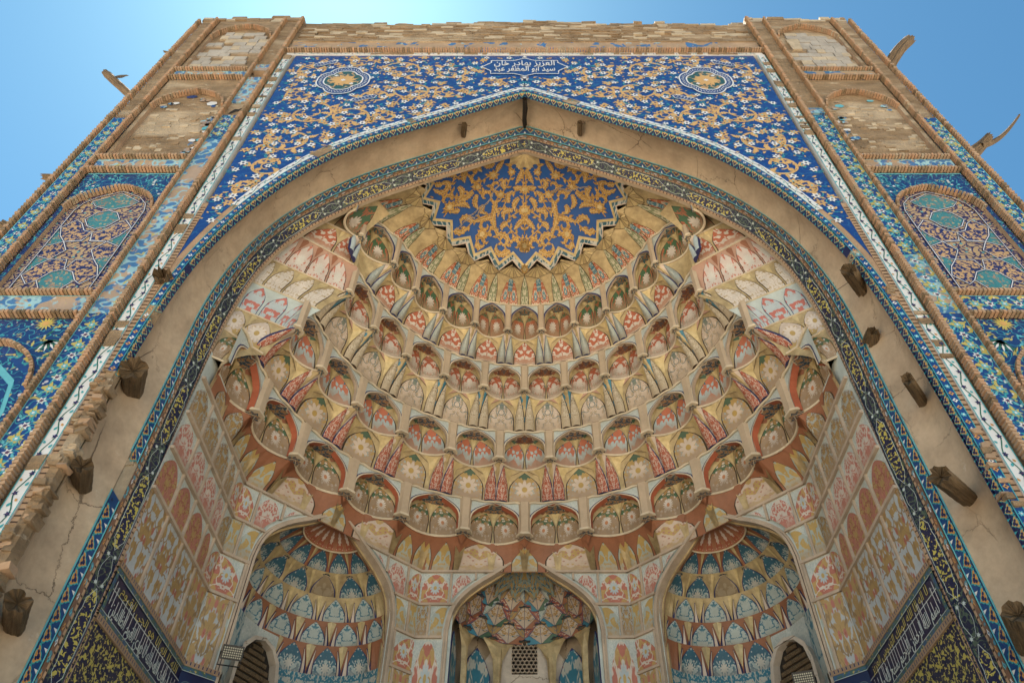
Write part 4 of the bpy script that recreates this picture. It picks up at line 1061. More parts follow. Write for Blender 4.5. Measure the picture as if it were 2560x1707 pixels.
def star_poly(mb, c, r, n, mat, z, rot=0, rin=.68, rim='cream_moulding'):
    pts = [(c[0]+(r if k % 2 == 0 else r*rin)*math.sin(rot+k*math.pi/n), c[1]+(r if k % 2 == 0 else r*rin)*math.cos(rot+k*math.pi/n), z) for k in range(2*n)]
    big = [(c[0]+(p[0]-c[0])*1.13, c[1]+(p[1]-c[1])*1.13, z+.006) for p in pts]
    mb.poly([(p[0], p[1], z) for p in pts], mat, [(.5+(p[0]-c[0])/r*.5, .5+(p[1]-c[1])/r*.5) for p in pts]); mb.poly(big, rim)
for ti, T in enumerate(TI):
    az = T['az']; zf, zt, h = T['zf'], T['zt'], T['zt']-T['zf']
    for i in range(len(az)-1):
        a, b = az[i], az[i+1]; m = (a+b)/2
        A, B = pol(a, T['r'](a), zf), pol(b, T['r'](b), zf); w_ = (B-A).length; e = (B-A).normalized(); n = Vector((e.y*-1, e.x, 0)); 
        if n.dot(pol(m, 1, 0)-Vector((0, Y0, 0))) < 0: n = -n
        Ms = (A+B)/2; Ps = Ms+n*T['d']*.55; Ps.z = zt-.03
        def Nf(u, t, a=a, b=b, Ps=Ps, T=T, zf=zf, h=h):
            u_ = min(1, max(0, u)); c = pol(a+(b-a)*u_, interp_r(T, a+(b-a)*u_)+T['d']*abs(math.sin(math.pi*u_))**.7, zf)
            th = t*math.pi/2; k = 1-(1-max(0, math.cos(th))**.55)*.78
            return Vector((Ps.x+(c.x-Ps.x)*k, Ps.y+(c.y-Ps.y)*k, zf+(h-.035)*math.sin(th)))
        mb = MB(); G = [[Nf(u/10., t/8.) for u in range(11)] for t in range(9)]; mb.grid(G, 'gold_paint')
        nic = mb.build('niche_shell', vault)
        # pair of painted petals
        for uc in (.27, .73):
            mb = MB(); pm_ = PET[ti]
            if ti == 0 and (abs(m) < 20): pm_ = 'p_brown_lotus'
            patch(mb, Nf, uc, .205, .0, .72, pm_, DK, .012, 0, 5, 7, .30, 1.9, .05, lean=(.06 if uc < .5 else -.06))
            mb.build('painted_petal', nic, smooth=False)
        mb = MB()
        def tri(u0, t0, u1, t1, u2, t2, mt, o=.016):
            P3 = []
            for u, t in ((u0, t0), (u1, t1), (u2, t2)): p, nn = surf_n(Nf, u, t); P3.append(p+nn*o)
            mb.poly(P3, mt); mb.cut()
        for s_ in (-1, 1):
            tri(.5, .36, .5+s_*.11, .80, .5, .74, 'gold_bright'); 
            tri(.5+s_*.02, .74, .5+s_*.16, .74, .5+s_*.13, .95, FAC[ti]); tri(.5+s_*.27, .66, .5+s_*.42, .72, .5+s_*.30, .95, FAC[ti])
            tri(.5+s_*.45, .25, .5+s_*.40, .72, .5+s_*.47, .60, 'gold_bright')
        mb.build_each('ceiling_facet', nic)
        mb = MB(); rs = min(.22*w_, .26); star_poly(mb, (Ps.x+n.x*T['d']*.08, Ps.y+n.y*T['d']*.08), rs, [6, 8, 8, 8][ti], STAR[ti] if not (ti == 2 and abs(m) < 5) else 'star_brown', zt-.095, -R(m), [.6, .72, .74, .74][ti]); mb.build('star_boss', nic)
        # arch face
        mb = MB(); pw = .10; th = [.05, .06, .07, .13][ti]
        zs = [(pw, 0), (pw, .40), (pw+.012, .52), (pw+.04, .62), (pw+.10, .72), (pw+.18, .80), (.38, .88), (.5, .94)]
        zs = zs+[(1-x, y) for x, y in zs[::-1][1:]]
        fr = [A+e*(w_*x)+Vector((0, 0, h*y))-n*.0 for x, y in zs]; bk = [p+n*th for p in fr]
        topz = [A+e*(w_*x)+Vector((0, 0, h)) for x, y in zs]
        mb.grid([fr, topz], 'blue_speckle')
        for side in (0, 1):
            x0, x1 = (0, pw) if side == 0 else (1-pw, 1)
            mb.poly([A+e*w_*x0, A+e*w_*x1, A+e*w_*x1+Vector((0, 0, h)), A+e*w_*x0+Vector((0, 0, h))], 'blue_speckle')
        mb.grid([fr, bk], 'red_plain' if ti == 3 else 'cream_rib')
        off2 = [p-n*.004 for p in fr]; 
        inn = [A+e*(w_*(x+(.5-x)*-.05-(.02 if x < .5 else -.02)*(1 if y < .9 else 0)))+Vector((0, 0, h*min(.985, y+.035*(1 if y > .45 else 0))))-n*.004 for x, y in zs]
        mb.grid([off2, inn], 'navy_line')
        if ti >= 1:
            o3 = [p-n*.008 for p in fr]; i3 = [p+(q-p)*.55-n*.004 for p, q in zip(off2, inn)]; mb.grid([o3, i3], 'cream_moulding')
        mb.build('arch_face', nic)
        mb = MB()
        mb.tube([Nf(u/12., 0)+Vector((0, 0, -.008)) for u in range(13)], .027, 'cream_moulding', 5)
        mb.tube([A+e*(w_*x)-n*(.012+.02*abs(math.sin(x*math.pi*3)))+Vector((0, 0, h+.004-(.02 if .2 < x < .8 else 0))) for x in [k/12. for k in range(13)]], .026, 'cream_moulding', 5)
        mb.build('edge_moulding', nic)
    for i, a in enumerate(az):
        if abs(a) > 90: continue                                            # pillars between the niches, each with its pendant foot
        A = pol(a, T['r'](a), zf); n = (pol(a, 1, 0)-Vector((0, Y0, 0))); e = Vector((n.y, -n.x, 0)); w_ = T['r'](a)*R(15.2)
        pw = .105*w_; pr = [.05, .06, .07, .09][ti]
        sec = [e*-pw, e*(-pw*.55)-n*pr, e*(pw*.55)-n*pr, e*pw]
        mb = MB(); prof = [(0, 1.0), (.0, 1), (.55, .95), (.82, 1.0), (1.0, 1.05)]
        mb.grid([[A+s_*k+Vector((0, 0, h*q)) for s_ in sec] for q, k in prof], 'tan_pillar'); pil = mb.build('pillar', vault)
        mb = MB(); 
        for (z0, z1, k) in ((0, .035, 1.35), (.035, .06, 1.18)):
            lo = [A+s_*k+n*.03*(1 if j in (0, 3) else 0)+Vector((0, 0, z0-.012)) for j, s_ in enumerate(sec)]; hi = [A+s_*k+Vector((0, 0, z1-.012)) for s_ in sec]
            mb.grid([lo, hi], 'cream_moulding'); mb.poly(lo, 'cream_moulding')
        big = ti == 3
        star_poly(mb, (A.x+n.x*(.07 if big else .02), A.y+n.y*(.07 if big else .02)), .16 if big else .09, 8 if big else 6, 'star_navy' if big else 'star_teal', zf-.03, -R(a), .72)
        mb.build('pendant_foot', pil)

# curved zones between the tiers
BZ = []
for k in range(4):
    T = TI[k]
    if k == 0: top, zt2 = capr, 14.82
    else: top, zt2 = (lambda a, U=TI[k-1]: scallop(U, a)), TI[k-1]['zf']
    def Sb(u, t, T=T, top=top, zt2=zt2, k=k):
        rb = interp_r(T, u)-.01; rt = top(u)-.0; tt = max(0, min(1, t)); q = tt**1.7
        return pol(u, rb+(rt-rb)*q, T['zt']+(zt2-T['zt'])*t)
    BZ.append(Sb)
FL = ['p_red_rosette', 'p_red_damask', 'p_cream_flora', 'p_brown_lily']
for k in range(4):
    T = TI[k]; Sb = BZ[k]; az = T['az']; ups = tips if k == 0 else TI[k-1]['az']
    lim = {0: 84, 1: 65, 2: 72, 3: 80}[k]; lim2 = {0: 84, 1: 84, 2: 77, 3: 84}[k]
    for i, a in enumerate(az):
        if abs(a) > max(lim, lim2): continue
        lo = max([u for u in ups if u < a-1] or [a-7.5]); hi = min([u for u in ups if u > a+1] or [a+7.5])
        mb = MB(); nu = 9
        mb.grid([[Sb(lo+(hi-lo)*u/(nu-1.), t/6.) for u in range(nu)] for t in range(7)], 'gold_paint')
        cell = mb.build('squinch_cell', vault)
        stp = hi-lo
        if abs(a) > lim: continue
        if k == 0:
            mb = MB()
            for s_ in (-1, 1): patch(mb, Sb, a+s_*stp*.145, stp*.13, .02, .74, 'p_red_rosette', DK, .012, 0, 5, 6, .35, 1.9, .06, lean=-s_*stp*.03)
            patch(mb, Sb, a, stp*.075, .48, .76, 'p_blue_kite', DK, .018, 0, 4, 4, .99, 1, .06); mb.build('rosette_panel', cell)
            mb = MB(); ap = Sb(a, 1.0)                                      # folded gold fan
            fan = [Sb(a+stp*q, .76+.24*abs(q)*2*.9) for q in (-.5, -.36, -.22, -.08, .08, .22, .36, .5)]
            for j, (p, q) in enumerate(zip(fan[:-1], fan[1:])):
                mid = (p+q)/2; nn = (VIEW-mid).normalized(); mb.poly([p+nn*.012, q+nn*.012, ap+nn*.03], 'gold_bright' if j % 2 else 'gold_paint')
            for p in fan: mb.tube([p+(VIEW-p).normalized()*.016, ap+(VIEW-ap).normalized()*.034], .004, DK, 3)
            mb.tube([p+(VIEW-p).normalized()*.016 for p in fan], .004, DK, 3)
            mb.build('gold_fan', cell)
        else:
            mb = MB(); patch(mb, Sb, a, stp*.285, .01, .93, FL[k], DK, .016, 0, 8, 8, .42, 1.9, .05, vee=.05); mb.build('flower_panel', cell)
            mb = MB()
            for s_ in (-1, 1):                                              # bright gold kites beside the panel's point
                pts = [(a+s_*stp*.10, .97), (a+s_*stp*.27, .78), (a+s_*stp*.33, .40), (a+s_*stp*.40, .92)]
                P4 = []
                for u, t in pts: p, nn = surf_n(Sb, u, t); P4.append(p+nn*.012)
                mb.poly(P4, 'gold_bright'); mb.cut()
                pts = [(a+s_*stp*.0, 1.0), (a+s_*stp*.25, .80), (a+s_*stp*.22, 1.0)]; P4 = []
                for u, t in pts: p, nn = surf_n(Sb, u, t); P4.append(p+nn*.014)
                mb.poly(P4, 'gold_paint' if k != 2 else 'pink_facet')
                mb.tube([P4[0], P4[1]], .004, DK, 3); mb.cut()
            mb.build_each('gold_facet', cell)
    for u0 in ups:
        if abs(u0) > lim2: continue
        nb_ = [x for x in az if abs(x-u0) < 10]; stp = 15.2
        if k == 0:
            mb = MB(); patch(mb, Sb, u0, stp*.13, .0, .98, 'p_fern', DK, .02, .02, 5, 7, .5, 1.6, .08); mb.build('fern_panel', vault); continue
        sm = ['', 'p_stalk_silver', 'p_stalk_cream', 'p_stalk_red'][k]
        if k == 1 and abs(u0) > 75: sm = 'p_stalk_blue'
        mb = MB(); ew = 'white_wedge' if k != 2 else 'teal_facet'
        patch(mb, Sb, u0, stp*.10, .3, 1.0, ew, ew, .012, 0, 4, 4, .99, 1, 0); pr_ = mb.build('stalk_pair', vault)
        for s_ in (-1, 1):
            mb = MB(); patch(mb, Sb, u0+s_*stp*.100, stp*.096, .0, .98, sm, 'navy_line' if k != 2 else DK, .03, .05, 6, 9, .42, 1.5, .05, lean=0, skew=-s_*stp*.005); mb.build('stalk', pr_)

# crown
def capz(x, y): return 14.82+1.13*(1-(min(2.6, math.hypot(x, y))/2.5)**1.8)
apx = (0, -.24)
mb = MB(); rows = []
angs = [-96+192*k/104. for k in range(105)]
for s_ in range(9):
    t = s_/8.; row = []
    for a in angs:
        rr = capr(a); ex, ey = rr*math.sin(R(a)), rr*math.cos(R(a)); x, y = apx[0]+(ex-apx[0])*t, apx[1]+(ey-apx[1])*t; row.append((x, Y0+y, capz(x, y)))
    rows.append(row)
mb.grid(rows, 'cap_blue'); crown = mb.build('crown', vault, smooth=True)
def inc(pp, k=.9):
    x = sum(p[0] for p in pp)/len(pp); y = sum(p[1] for p in pp)/len(pp); return math.hypot(x, y) < k*capr(math.degrees(math.atan2(x, y))) if y > -1 else False
def cmap(x, y, h): return (x, Y0+y-.0, capz(x, y)-h)
mb = MB()
edge = [(capr(a)*math.sin(R(a)), capr(a)*math.cos(R(a))) for a in sorted(tips+[(p+q)/2 for p, q in zip(tips[:-1], tips[1:])])]
def shrink(P, k): return [(x*k, y*k) for x, y in P]
def strip(mb, P0, P1, mat, h):
    for i in range(len(P0)-1): mb.poly([cmap(*P0[i], h), cmap(*P0[i+1], h), cmap(*P1[i+1], h), cmap(*P1[i], h)], mat, [(i*.3, 0), (i*.3+.3, 0), (i*.3+.3, .1), (i*.3, .1)])
strip(mb, shrink(edge, 1.0), shrink(edge, .955), 'star_border', .012); strip(mb, shrink(edge, .955), shrink(edge, .925), 'gold_bright', .020); strip(mb, shrink(edge, 1.008), shrink(edge, .995), 'white_wedge', .016)
mb.build('star_border', crown)
mb = MB(); 
for P_ in CAP_S:
    Q = resample(chaikin(P_, 2), 14)
    for s_ in (-1, 1):
        for mt, pp in ribbonm([(s_*x, y) for x, y in Q], .013, 'gold_relief'): inc(pp) and mb.poly([cmap(x, y, .014) for x, y in pp], mt)
for P_ in CAP_L:
    Q = resample(chaikin(P_, 2), 15)
    for s_ in (-1, 1):
        Q2 = [(s_*x, y) for x, y in Q]
        for mt, pp in ribbonm(Q2, lambda t: .052*math.sin(math.pi*min(1, .15+t*.86))**.8+.004, 'gold_relief', .42): inc(pp) and mb.poly([cmap(x, y, .024) for x, y in pp], mt)
        for mt, pp in ribbonm(Q2, .007, 'gold_bright'): inc(pp) and mb.poly([cmap(x, y, .032) for x, y in pp], mt)
for x, y, r_ in CAP_P:
    for s_ in (-1, 1):
        r_ = min(r_, .16)
        for mt, pp in [flower(s_*x, y, r_, 8, 'gold_relief', .62), flower(s_*x, y, r_*.45, 6, 'gold_bright', .6)]: mb.poly([cmap(a, b, .030 if mt == 'gold_relief' else .036) for a, b in pp], mt)
rn = random.Random(6); occ = [q for P_ in CAP_S+CAP_L for q in resample(chaikin(P_, 2), 14)]+[(x, y) for x, y, _ in CAP_P]; cc = []
for _ in range(4000):
    x, y = -rn.uniform(.08, 2.3), rn.uniform(-.2, 2.3)
    if not inc([(x, y)], .86) or any(math.hypot(x-a, y-b) < .15 for a, b in occ): continue
    if all(math.hypot(x-a, y-b) > .30 for a, b in cc): cc.append((x, y))
for i, (x, y) in enumerate(cc):
    sp = spiral(x, y, .13, rn.uniform(0, 6.28), .8, 14, 1 if i % 2 else -1, .35); lv = [leafm(x+.11*math.cos(q), y+.11*math.sin(q), .15, .035, q+.5, 'gold_relief', 3, .1) for q in (rn.uniform(0, 2), rn.uniform(2, 4), rn.uniform(4, 6))]
    for mt, pp in ribbonm(sp, lambda t: .034*math.sin(math.pi*min(1, .2+t*.8))+.004, 'gold_relief', .4)+lv:
        for s_ in (-1, 1): inc(pp) and mb.poly([cmap(s_*a, b, .020+.0004*(i % 4)) for a, b in pp], mt)
for P_ in CAP_S:
    Q = resample(chaikin(P_, 2), max(4, int(plen(P_)/.085)))
    for i in range(1, len(Q)-1):
        a = math.atan2(Q[i+1][1]-Q[i-1][1], Q[i+1][0]-Q[i-1][0])+(1 if i % 2 else -1)*.85
        for s_ in (-1, 1):
            mt, pp = leafm(Q[i][0], Q[i][1], .135, .030, a, 'gold_relief', 3, .1); inc(pp, .88) and mb.poly([cmap(s_*x, y, .018+.0005*(i % 5)) for x, y in pp], mt)
mb.build('gilt_foliage', crown)
mb = MB()
for pts in ([(-1.6, 1.35), (-1.3, 1.15), (-1.05, .98), (-.85, .9), (-.7, .62), (-.55, .5)], [(1.5, .42), (1.25, .5), (1.05, .62), (.8, .6), (.62, .72)], [(-.9, .92), (-1.2, 1.2), (-1.35, 1.18)]):
    random.seed(3); Q = [(x+random.uniform(-.02, .02), y+random.uniform(-.02, .02)) for x, y in resample(pts, 16)]
    for mt, pp in ribbonm(Q, .012, 'white_plaster', .5): mb.poly([cmap(x, y, .044) for x, y in pp], mt)
    for mt, pp in ribbonm(Q, .004, DK, .5): mb.poly([cmap(x, y, .047) for x, y in pp], mt)
mb.build('crack', crown)
mb = MB()                                                                  # gilded shell at the apex, against the arch
c0 = (0, -.18)
for k in range(8):
    a, b = -76+19*k, -76+19*(k+1); r1 = .42 if k % 2 else .34; r2 = .34 if k % 2 else .42
    p = (c0[0]+r1*math.sin(R(a)), c0[1]+r1*math.cos(R(a))); q = (c0[0]+r2*math.sin(R(b)), c0[1]+r2*math.cos(R(b)))
    mb.poly([cmap(*c0, .05), cmap(*p, .035), cmap(*q, .035)], 'gold_paint' if k % 2 else 'gold_bright')
mb.build('apex_shell', crown)

# rows of flat painted arches filling the vault's shoulders between the tiers and the great arch
LN = {9.75: ((-5.15, 8.35), (-4.60, 8.95)), 10.42: ((-5.14, 8.44), (-4.30, 8.97)), 11.2: ((-5.08, 8.45), (-3.98, 9.10)), 11.96: ((-4.90, 8.50), (-3.53, 9.34)), 12.76: ((-4.55, 8.47), (-3.55, 9.20)), 13.36: ((-4.12, 8.56), (-3.50, 8.95)), 14.3: ((-3.3, 8.4), (-3.0, 8.9))}
LN[8.95] = ((-5.10, 8.25), (-4.86, 8.42))
rowsI = [(8.95, 9.75, 'gold_paint', [('p_green_daisy', .35, .30)], 3),
         (9.75, 10.42, 'gold_paint', [('p_rosette', .62, .26), ('p_rosette', .12, .22)], 3),
         (10.42, 11.2, 'pale_blue', [('p_paleblue_red', .20, .155), ('p_paleblue_red', .56, .16), ('p_paleblue_red', .82, .055), ('p_paleblue_red', .95, .04)], 4),
         (11.2, 11.96, 'gold_paint', [('p_white_branch', .06, .09), ('p_white_branch', .30, .125), ('p_white_branch', .57, .12), ('p_white_branch', .84, .12)], 4),
         (11.96, 12.76, 'pink_facet', [('p_white_lotus', .05, .09), ('p_white_lotus', .28, .125), ('p_white_lotus', .54, .125), ('p_white_lotus', .80, .115)], 4),
         (12.76, 13.36, 'gold_paint', [('p_red_damask', .32, .25), ('p_red_damask', .76, .16)], 4),
         (13.36, 14.3, 'gold_paint', [('p_green_lotus', .55, .35)], 3)]
for sx in (-1, 1):
    for z0, z1, base, pans, nn in rowsI:
        (a0, b0), (a1, b1) = LN[z0], LN[z1]
        def Si(u, t, z0=z0, z1=z1, a0=a0, b0=b0, a1=a1, b1=b1, sx=sx):
            p0 = (a0[0]+(b0[0]-a0[0])*u, a0[1]+(b0[1]-a0[1])*u); p1 = (a1[0]+(b1[0]-a1[0])*u, a1[1]+(b1[1]-a1[1])*u); q = max(0, t)**1.5
            return Vector(((p0[0]+(p1[0]-p0[0])*q)*(-sx), p0[1]+(p1[1]-p0[1])*q, z0+(z1-z0)*t))
        mb = MB(); mb.grid([[Si(-.30+u*1.36/10, t/5.) for u in range(11)] for t in range(6)], base); rw = mb.build('shoulder_row', vault)
        for (pmn, uc, hw) in pans:
            mb = MB(); patch(mb, Si, uc, hw, .02, .93, pmn, 'navy_line' if 'pale' in pmn else DK, .012, 0, 7, 8, .45, 1.9, .05); mb.build('painted_panel', rw)
        mb = MB(); mb.tube([Si(-.25+u*1.25/8, 0)+Vector((0, -.01, 0)) for u in range(9)], .020, 'cream_moulding', 5); mb.build('edge_moulding', rw)
        if base == 'gold_paint' or base == 'pink_facet':
            mb = MB(); ev = sorted([p[1] for p in pans])
            for x, y in zip(ev[:-1], ev[1:]):
                m = (x+y)/2; P4 = []
                for u, t in ((m-.05, .93), (m, .62), (m+.05, .93), (m, 1.0)): p, nn_ = surf_n(Si, u, t); P4.append(p+nn_*.01)
                mb.poly(P4, 'gold_bright' if z0 != 11.96 else 'terracotta'); mb.cut()
            if mb.v: mb.build_each('gold_facet', rw)
# backing shell, so that nothing is seen through the joints
mb = MB(); prof = [(8.2, 6.4), (10.4, 6.2), (12.0, 5.9), (13.4, 5.2), (14.4, 4.5), (15.6, 3.4), (16.4, 1.6), (16.6, 0.01)]
mb.grid([[pol(a, r_, z) for a in range(-92, 93, 8)] for z, r_ in prof], 'clay_wall'); mb.build('backing_shell', vault)
# ================================================================ WALLS OF THE NICHE (half octagon), FRIEZE, THREE SMALL NICHES
class Frame:
    def __init__(s, o, d, n): s.o = Vector((*o, 0)); s.d = Vector((*d, 0)).normalized(); s.n = Vector((*n, 0)).normalized()
    def __call__(s, w_, z, h=0.): p = s.o+s.d*w_+s.n*h; return Vector((p.x, p.y, z))
q7 = .70711
FR = {'side_l': (Frame((-5.03, 8.2), (0, 1), (1, 0)), 2.66), 'side_r': (Frame((5.03, 8.2), (0, 1), (-1, 0)), 2.66),
      'diag_l': (Frame((-5.03, 10.86), (q7, q7), (q7, -q7)), 4.13), 'diag_r': (Frame((5.03, 10.86), (-q7, q7), (-q7, -q7)), 4.13),
      'back': (Frame((-2.11, 13.78), (1, 0), (0, -1)), 4.22)}
OUT = [(0, 8.74), (.30, 8.56), (.60, 8.33), (.90, 8.13), (1.15, 7.92), (1.33, 7.70), (1.43, 7.45), (1.47, 7.15), (1.475, -1.6)]
def zniche(x, grow=0.):
    x = abs(x)-grow
    if x >= 1.47: return None
    x = max(0, x)
    for a, b in zip(OUT[:-1], OUT[1:]):
        if a[0] <= x <= b[0]: return a[1]+(b[1]-a[1])*(x-a[0])/(b[0]-a[0])+grow
    return None
ZL = [8.40, 7.68, 7.00, 6.30, 5.17]
walls = {}
def fillcols(mb, F, w0, w1, lo, hi, mat, h, n=14, edge=None, uvbox=None):
    xs = [w0+(w1-w0)*k/n for k in range(n+1)]
    for a, b in zip(xs[:-1], xs[1:]):
        la, lb, ha, hb = lo(a), lo(b), hi(a), hi(b)
        if ha-la < .004 and hb-lb < .004: continue
        ha, hb = max(ha, la), max(hb, lb)
        u = [(x-w0)/(w1-w0) for x in (a, b)]
        z0, z1 = uvbox or (0, 1)
        k = lambda z: (z-z0)/(z1-z0)
        mb.poly([F(a, la, h), F(b, lb, h), F(b, hb, h), F(a, ha, h)], mat, [(u[0], k(la)), (u[1], k(lb)), (u[1], k(hb)), (u[0], k(ha))])
        if edge: mb.poly([F(a, ha, h), F(b, hb, h), F(b, hb, 0), F(a, ha, 0)], edge)
names = {'side_l': 'painted side wall at the left with rows of recessed arched panels above a navy inscription', 'side_r': 'painted side wall at the right with rows of recessed arched panels above a navy inscription',
         'diag_l': 'angled wall painted with pink and gold panels around the small vaulted niche at the left', 'diag_r': 'angled wall painted with pink and gold panels around the small vaulted niche at the right',
         'back': 'rear wall painted with pink flower panels around the middle niche with the lattice'}
for key, (F, LW) in FR.items():
    p0 = F(LW/2, 0); root = thing('painted_wall', (p0.x, p0.y, -CZ), names[key], 'wall', 'painted walls of the great niche'); walls[key] = root
    hasn = key in ('diag_l', 'diag_r', 'back'); nc = LW/2
    def low(w_, z0, g=.0): 
        z = zniche(w_-nc, g) if hasn else None
        return max(z0, z) if z is not None else z0
    mb = MB(); fillcols(mb, F, 0, LW, lambda w_: low(w_, -1.6), lambda w_: max(9.0, low(w_, -1.6)), 'pale_blue', -.03, 60)
    mb.build('wall_face', root)
    # z rows and their cells
    if key.startswith('side'):
        E0 = [-.02, .62, 1.24, 1.86, 2.25]
        cells = []
        for r_, (m1, m2) in enumerate((('p_blue_gold', 'p_blue_gold'), ('p_pink_damask', 'p_pink_damask'), ('p_wall_gold', 'p_wall_gold'))):
            z1, z0 = ZL[r_], ZL[r_+1]
            off = (0, .0, .0)[r_]
            for c_ in range(4):
                cells.append((E0[c_], min(E0[c_+1], LW), z0, z1, [['p_wall_gold'], ['p_pink_damask'], ['p_wall_gold']][r_][0] if r_ != 2 else 'p_wall_pink', 'og'))
            cells.append((2.25, LW-.0, z0, z1, ['p_pink_lotus', 'p_wall_gold', 'p_pink_lotus'][r_], 'half'))
        cells += [(-.02, .66, 5.17, 6.30, 'p_wall_map', 'flat'), (.66, 1.32, 5.17, 6.30, 'p_wall_map', 'flat'), (1.32, 1.98, 5.17, 6.30, 'p_wall_map', 'flat'), (1.98, LW, 5.17, 6.30, 'p_map_pink', 'flat')]
    elif key.startswith('diag'):
        cells = []
        for s_ in (0, 1):
            fl = lambda a, b: (a, b) if s_ == 0 else (LW-b, LW-a)
            cells += [(*fl(0, .34), 7.68, 8.40, 'p_pink_lotus', 'half'), (*fl(.34, .86), 7.68, 8.40, 'p_pink_damask', 'og'), (*fl(.86, 1.40), 7.68, 8.40, 'p_pink_damask', 'og'), (*fl(1.4, 2.06), 7.68, 8.40, 'p_pink_lotus', 'og'),
                      (*fl(0, .22), 7.0, 7.68, 'p_blue_gold', 'flat'), (*fl(.22, .75), 7.0, 7.68, 'p_blue_gold', 'og'),
                      (*fl(0, .48), 6.3, 7.0, 'p_pink_lotus', 'half'), (*fl(.48, .60), 6.3, 7.0, 'blue_speckle', 'flat'), (*fl(0, .42), 5.17, 6.3, 'p_map_pink', 'flat'), (*fl(.42, .60), 5.17, 6.3, 'p_blue_gold', 'flat')]
            if s_: cells += [(*fl(0, .42), 4.3, 5.17, 'p_map_pink', 'flat')]
    else:
        cells = []
        for s_ in (0, 1):
            fl = lambda a, b: (a, b) if s_ == 0 else (LW-b, LW-a)
            cells += [(*fl(0, .62), 7.68, 8.40, 'p_pink_lotus', 'og'), (*fl(.62, 1.12), 7.68, 8.40, 'p_pink_damask', 'og'), (*fl(1.12, 1.65), 7.68, 8.4, 'p_pink_damask', 'og'),
                      (*fl(0, .24), 7.0, 7.68, 'p_wall_gold', 'flat'), (*fl(.24, .78), 7.0, 7.68, 'p_blue_gold', 'og'), (*fl(0, .55), 5.4, 7.0, 'p_pink_lotus', 'og'), (*fl(.55, .66), 5.4, 7.0, 'blue_speckle', 'flat')]
    for (a, b, z0, z1, mt, kind) in cells:
        if b-a < .05: continue
        g_ = .11
        lo = lambda w_: low(w_, z0, g_)
        mb = MB(); m_ = .045 if b-a > .3 else .02; H = z1-z0
        fillcols(mb, F, a, b, lo, lambda w_: max(z1, lo(w_)), 'blue_speckle', .0, 10)
        if not mb.v: continue
        cell = mb.build('panel_ground', root)
        mb = MB()
        if kind == 'og':
            c_ = (a+b)/2; hw = (b-a)/2-m_
            hi = lambda w_: z0+m_*.6+(H-m_*1.6)*(.62+.36*(1-min(1, abs(w_-c_)/hw)**1.9)) if abs(w_-c_) < hw*.995 else z0+m_*.6+(H-m_*1.6)*.62
            fillcols(mb, F, c_-hw, c_+hw, lambda w_: max(lo(w_), z0+m_*.6), hi, mt, .012, 16, 'brown_facet', (z0, z1))
        elif kind == 'half':
            near = (key.startswith('side')); c_ = b if near else (a if a < LW/2 else b); hw = (b-a)-m_
            if key.startswith('side'): c_ = b
            hi = lambda w_: z0+(H)*(.50+.42*(1-min(1, abs(w_-c_)/max(.05, hw))**2.4))
            x0, x1 = (c_-hw, c_) if c_ == b else (c_, c_+hw)
            fillcols(mb, F, x0, x1, lambda w_: max(lo(w_), z0+m_*.6), hi, mt, .012, 10, 'brown_facet', (z0, z1))
        else:
            fillcols(mb, F, a+m_*.4, b-m_*.4, lambda w_: max(lo(w_), z0), lambda w_: z1, mt, .010, 10, None, (z0, z1))
        if mb.v: mb.build('painted_panel', cell)
        # vertical rib at the cell's right-hand edge, only where there is wall behind it
        mb = MB()
        for w_ in (b,):
            zb = low(w_, z0, .09)
            if 0.05 < w_ < LW-.02 and z1-zb > .05:
                c3 = F(w_, (zb+z1)/2, .015); mb.obox(c3, F.d*.022, F.n*.022, Vector((0, 0, (z1-zb)/2)), 'cream_rib')
        if mb.v: mb.build('rib', root)
    for z in ZL[:4] if not key == 'back' else (8.40, 7.68, 7.0):
        x = 0
        mb = MB(); n = 40
        segs = [(LW*k/n, LW*(k+1)/n) for k in range(n)]
        run = None
        for a, b in segs+[(LW, LW+.01)]:
            ok = b <= LW+1e-6 and low((a+b)/2, -9, .06) < z if hasn else b <= LW+1e-6
            if ok and run is None: run = a
            if not ok and run is not None:
                c3 = F((run+a)/2, z, .02); mb.obox(c3, F.d*((a-run)/2), F.n*.035, Vector((0, 0, .024)), 'cream_rib'); run = None
        if mb.v: mb.build('string_course', root)
    # frieze with the inscription
    if key != 'back':
        fz0, fz1 = 4.45, 5.17
        w0, w1 = (0, LW) if key.startswith('side') else (0, .58)
        spans = [(0, LW)] if key.startswith('side') else [(0, .58), (LW-.58, LW)]
        for (w0, w1) in spans:
            if key.startswith('diag') and w0 > 1: continue
            mb = MB(); uvq = lambda a, b, z0, z1: [(a, 0), (b, 0), (b, z1-z0), (a, z1-z0)]
            def st(z0, z1, h, mat):
                mb.poly([F(w0, z0, h), F(w1, z0, h), F(w1, z1, h), F(w0, z1, h)], mat, uvq(w0, w1, z0, z1)); mb.poly([F(w0, z1, h), F(w1, z1, h), F(w1, z1, 0), F(w0, z1, 0)], mat); mb.poly([F(w0, z0, h), F(w1, z0, h), F(w1, z0, -.02), F(w0, z0, -.02)], mat)
            st(5.09, 5.17, .06, 'brick_small'); st(5.02, 5.09, .05, 'gold_green_border'); st(4.54, 5.02, .04, 'script_navy'); st(4.48, 4.54, .05, 'gold_green_border'); st(4.40, 4.48, .06, 'brick_small')
            st(3.4, 4.40, .03, 'black_yellow')
            x = w0+.03
            while x < w1-.02:
                for zz in (5.10, 4.405): mb.poly([F(x, zz+.012, .063), F(x+.016, zz+.012, .063), F(x+.016, zz+.058, .063), F(x, zz+.058, .063)], 'navy_tile')
                x += .066
            for zz in (5.02, 4.54): mb.poly([F(w0, zz-.004, .054), F(w1, zz-.004, .054), F(w1, zz+.004, .054), F(w0, zz+.004, .054)], 'pale_blue')
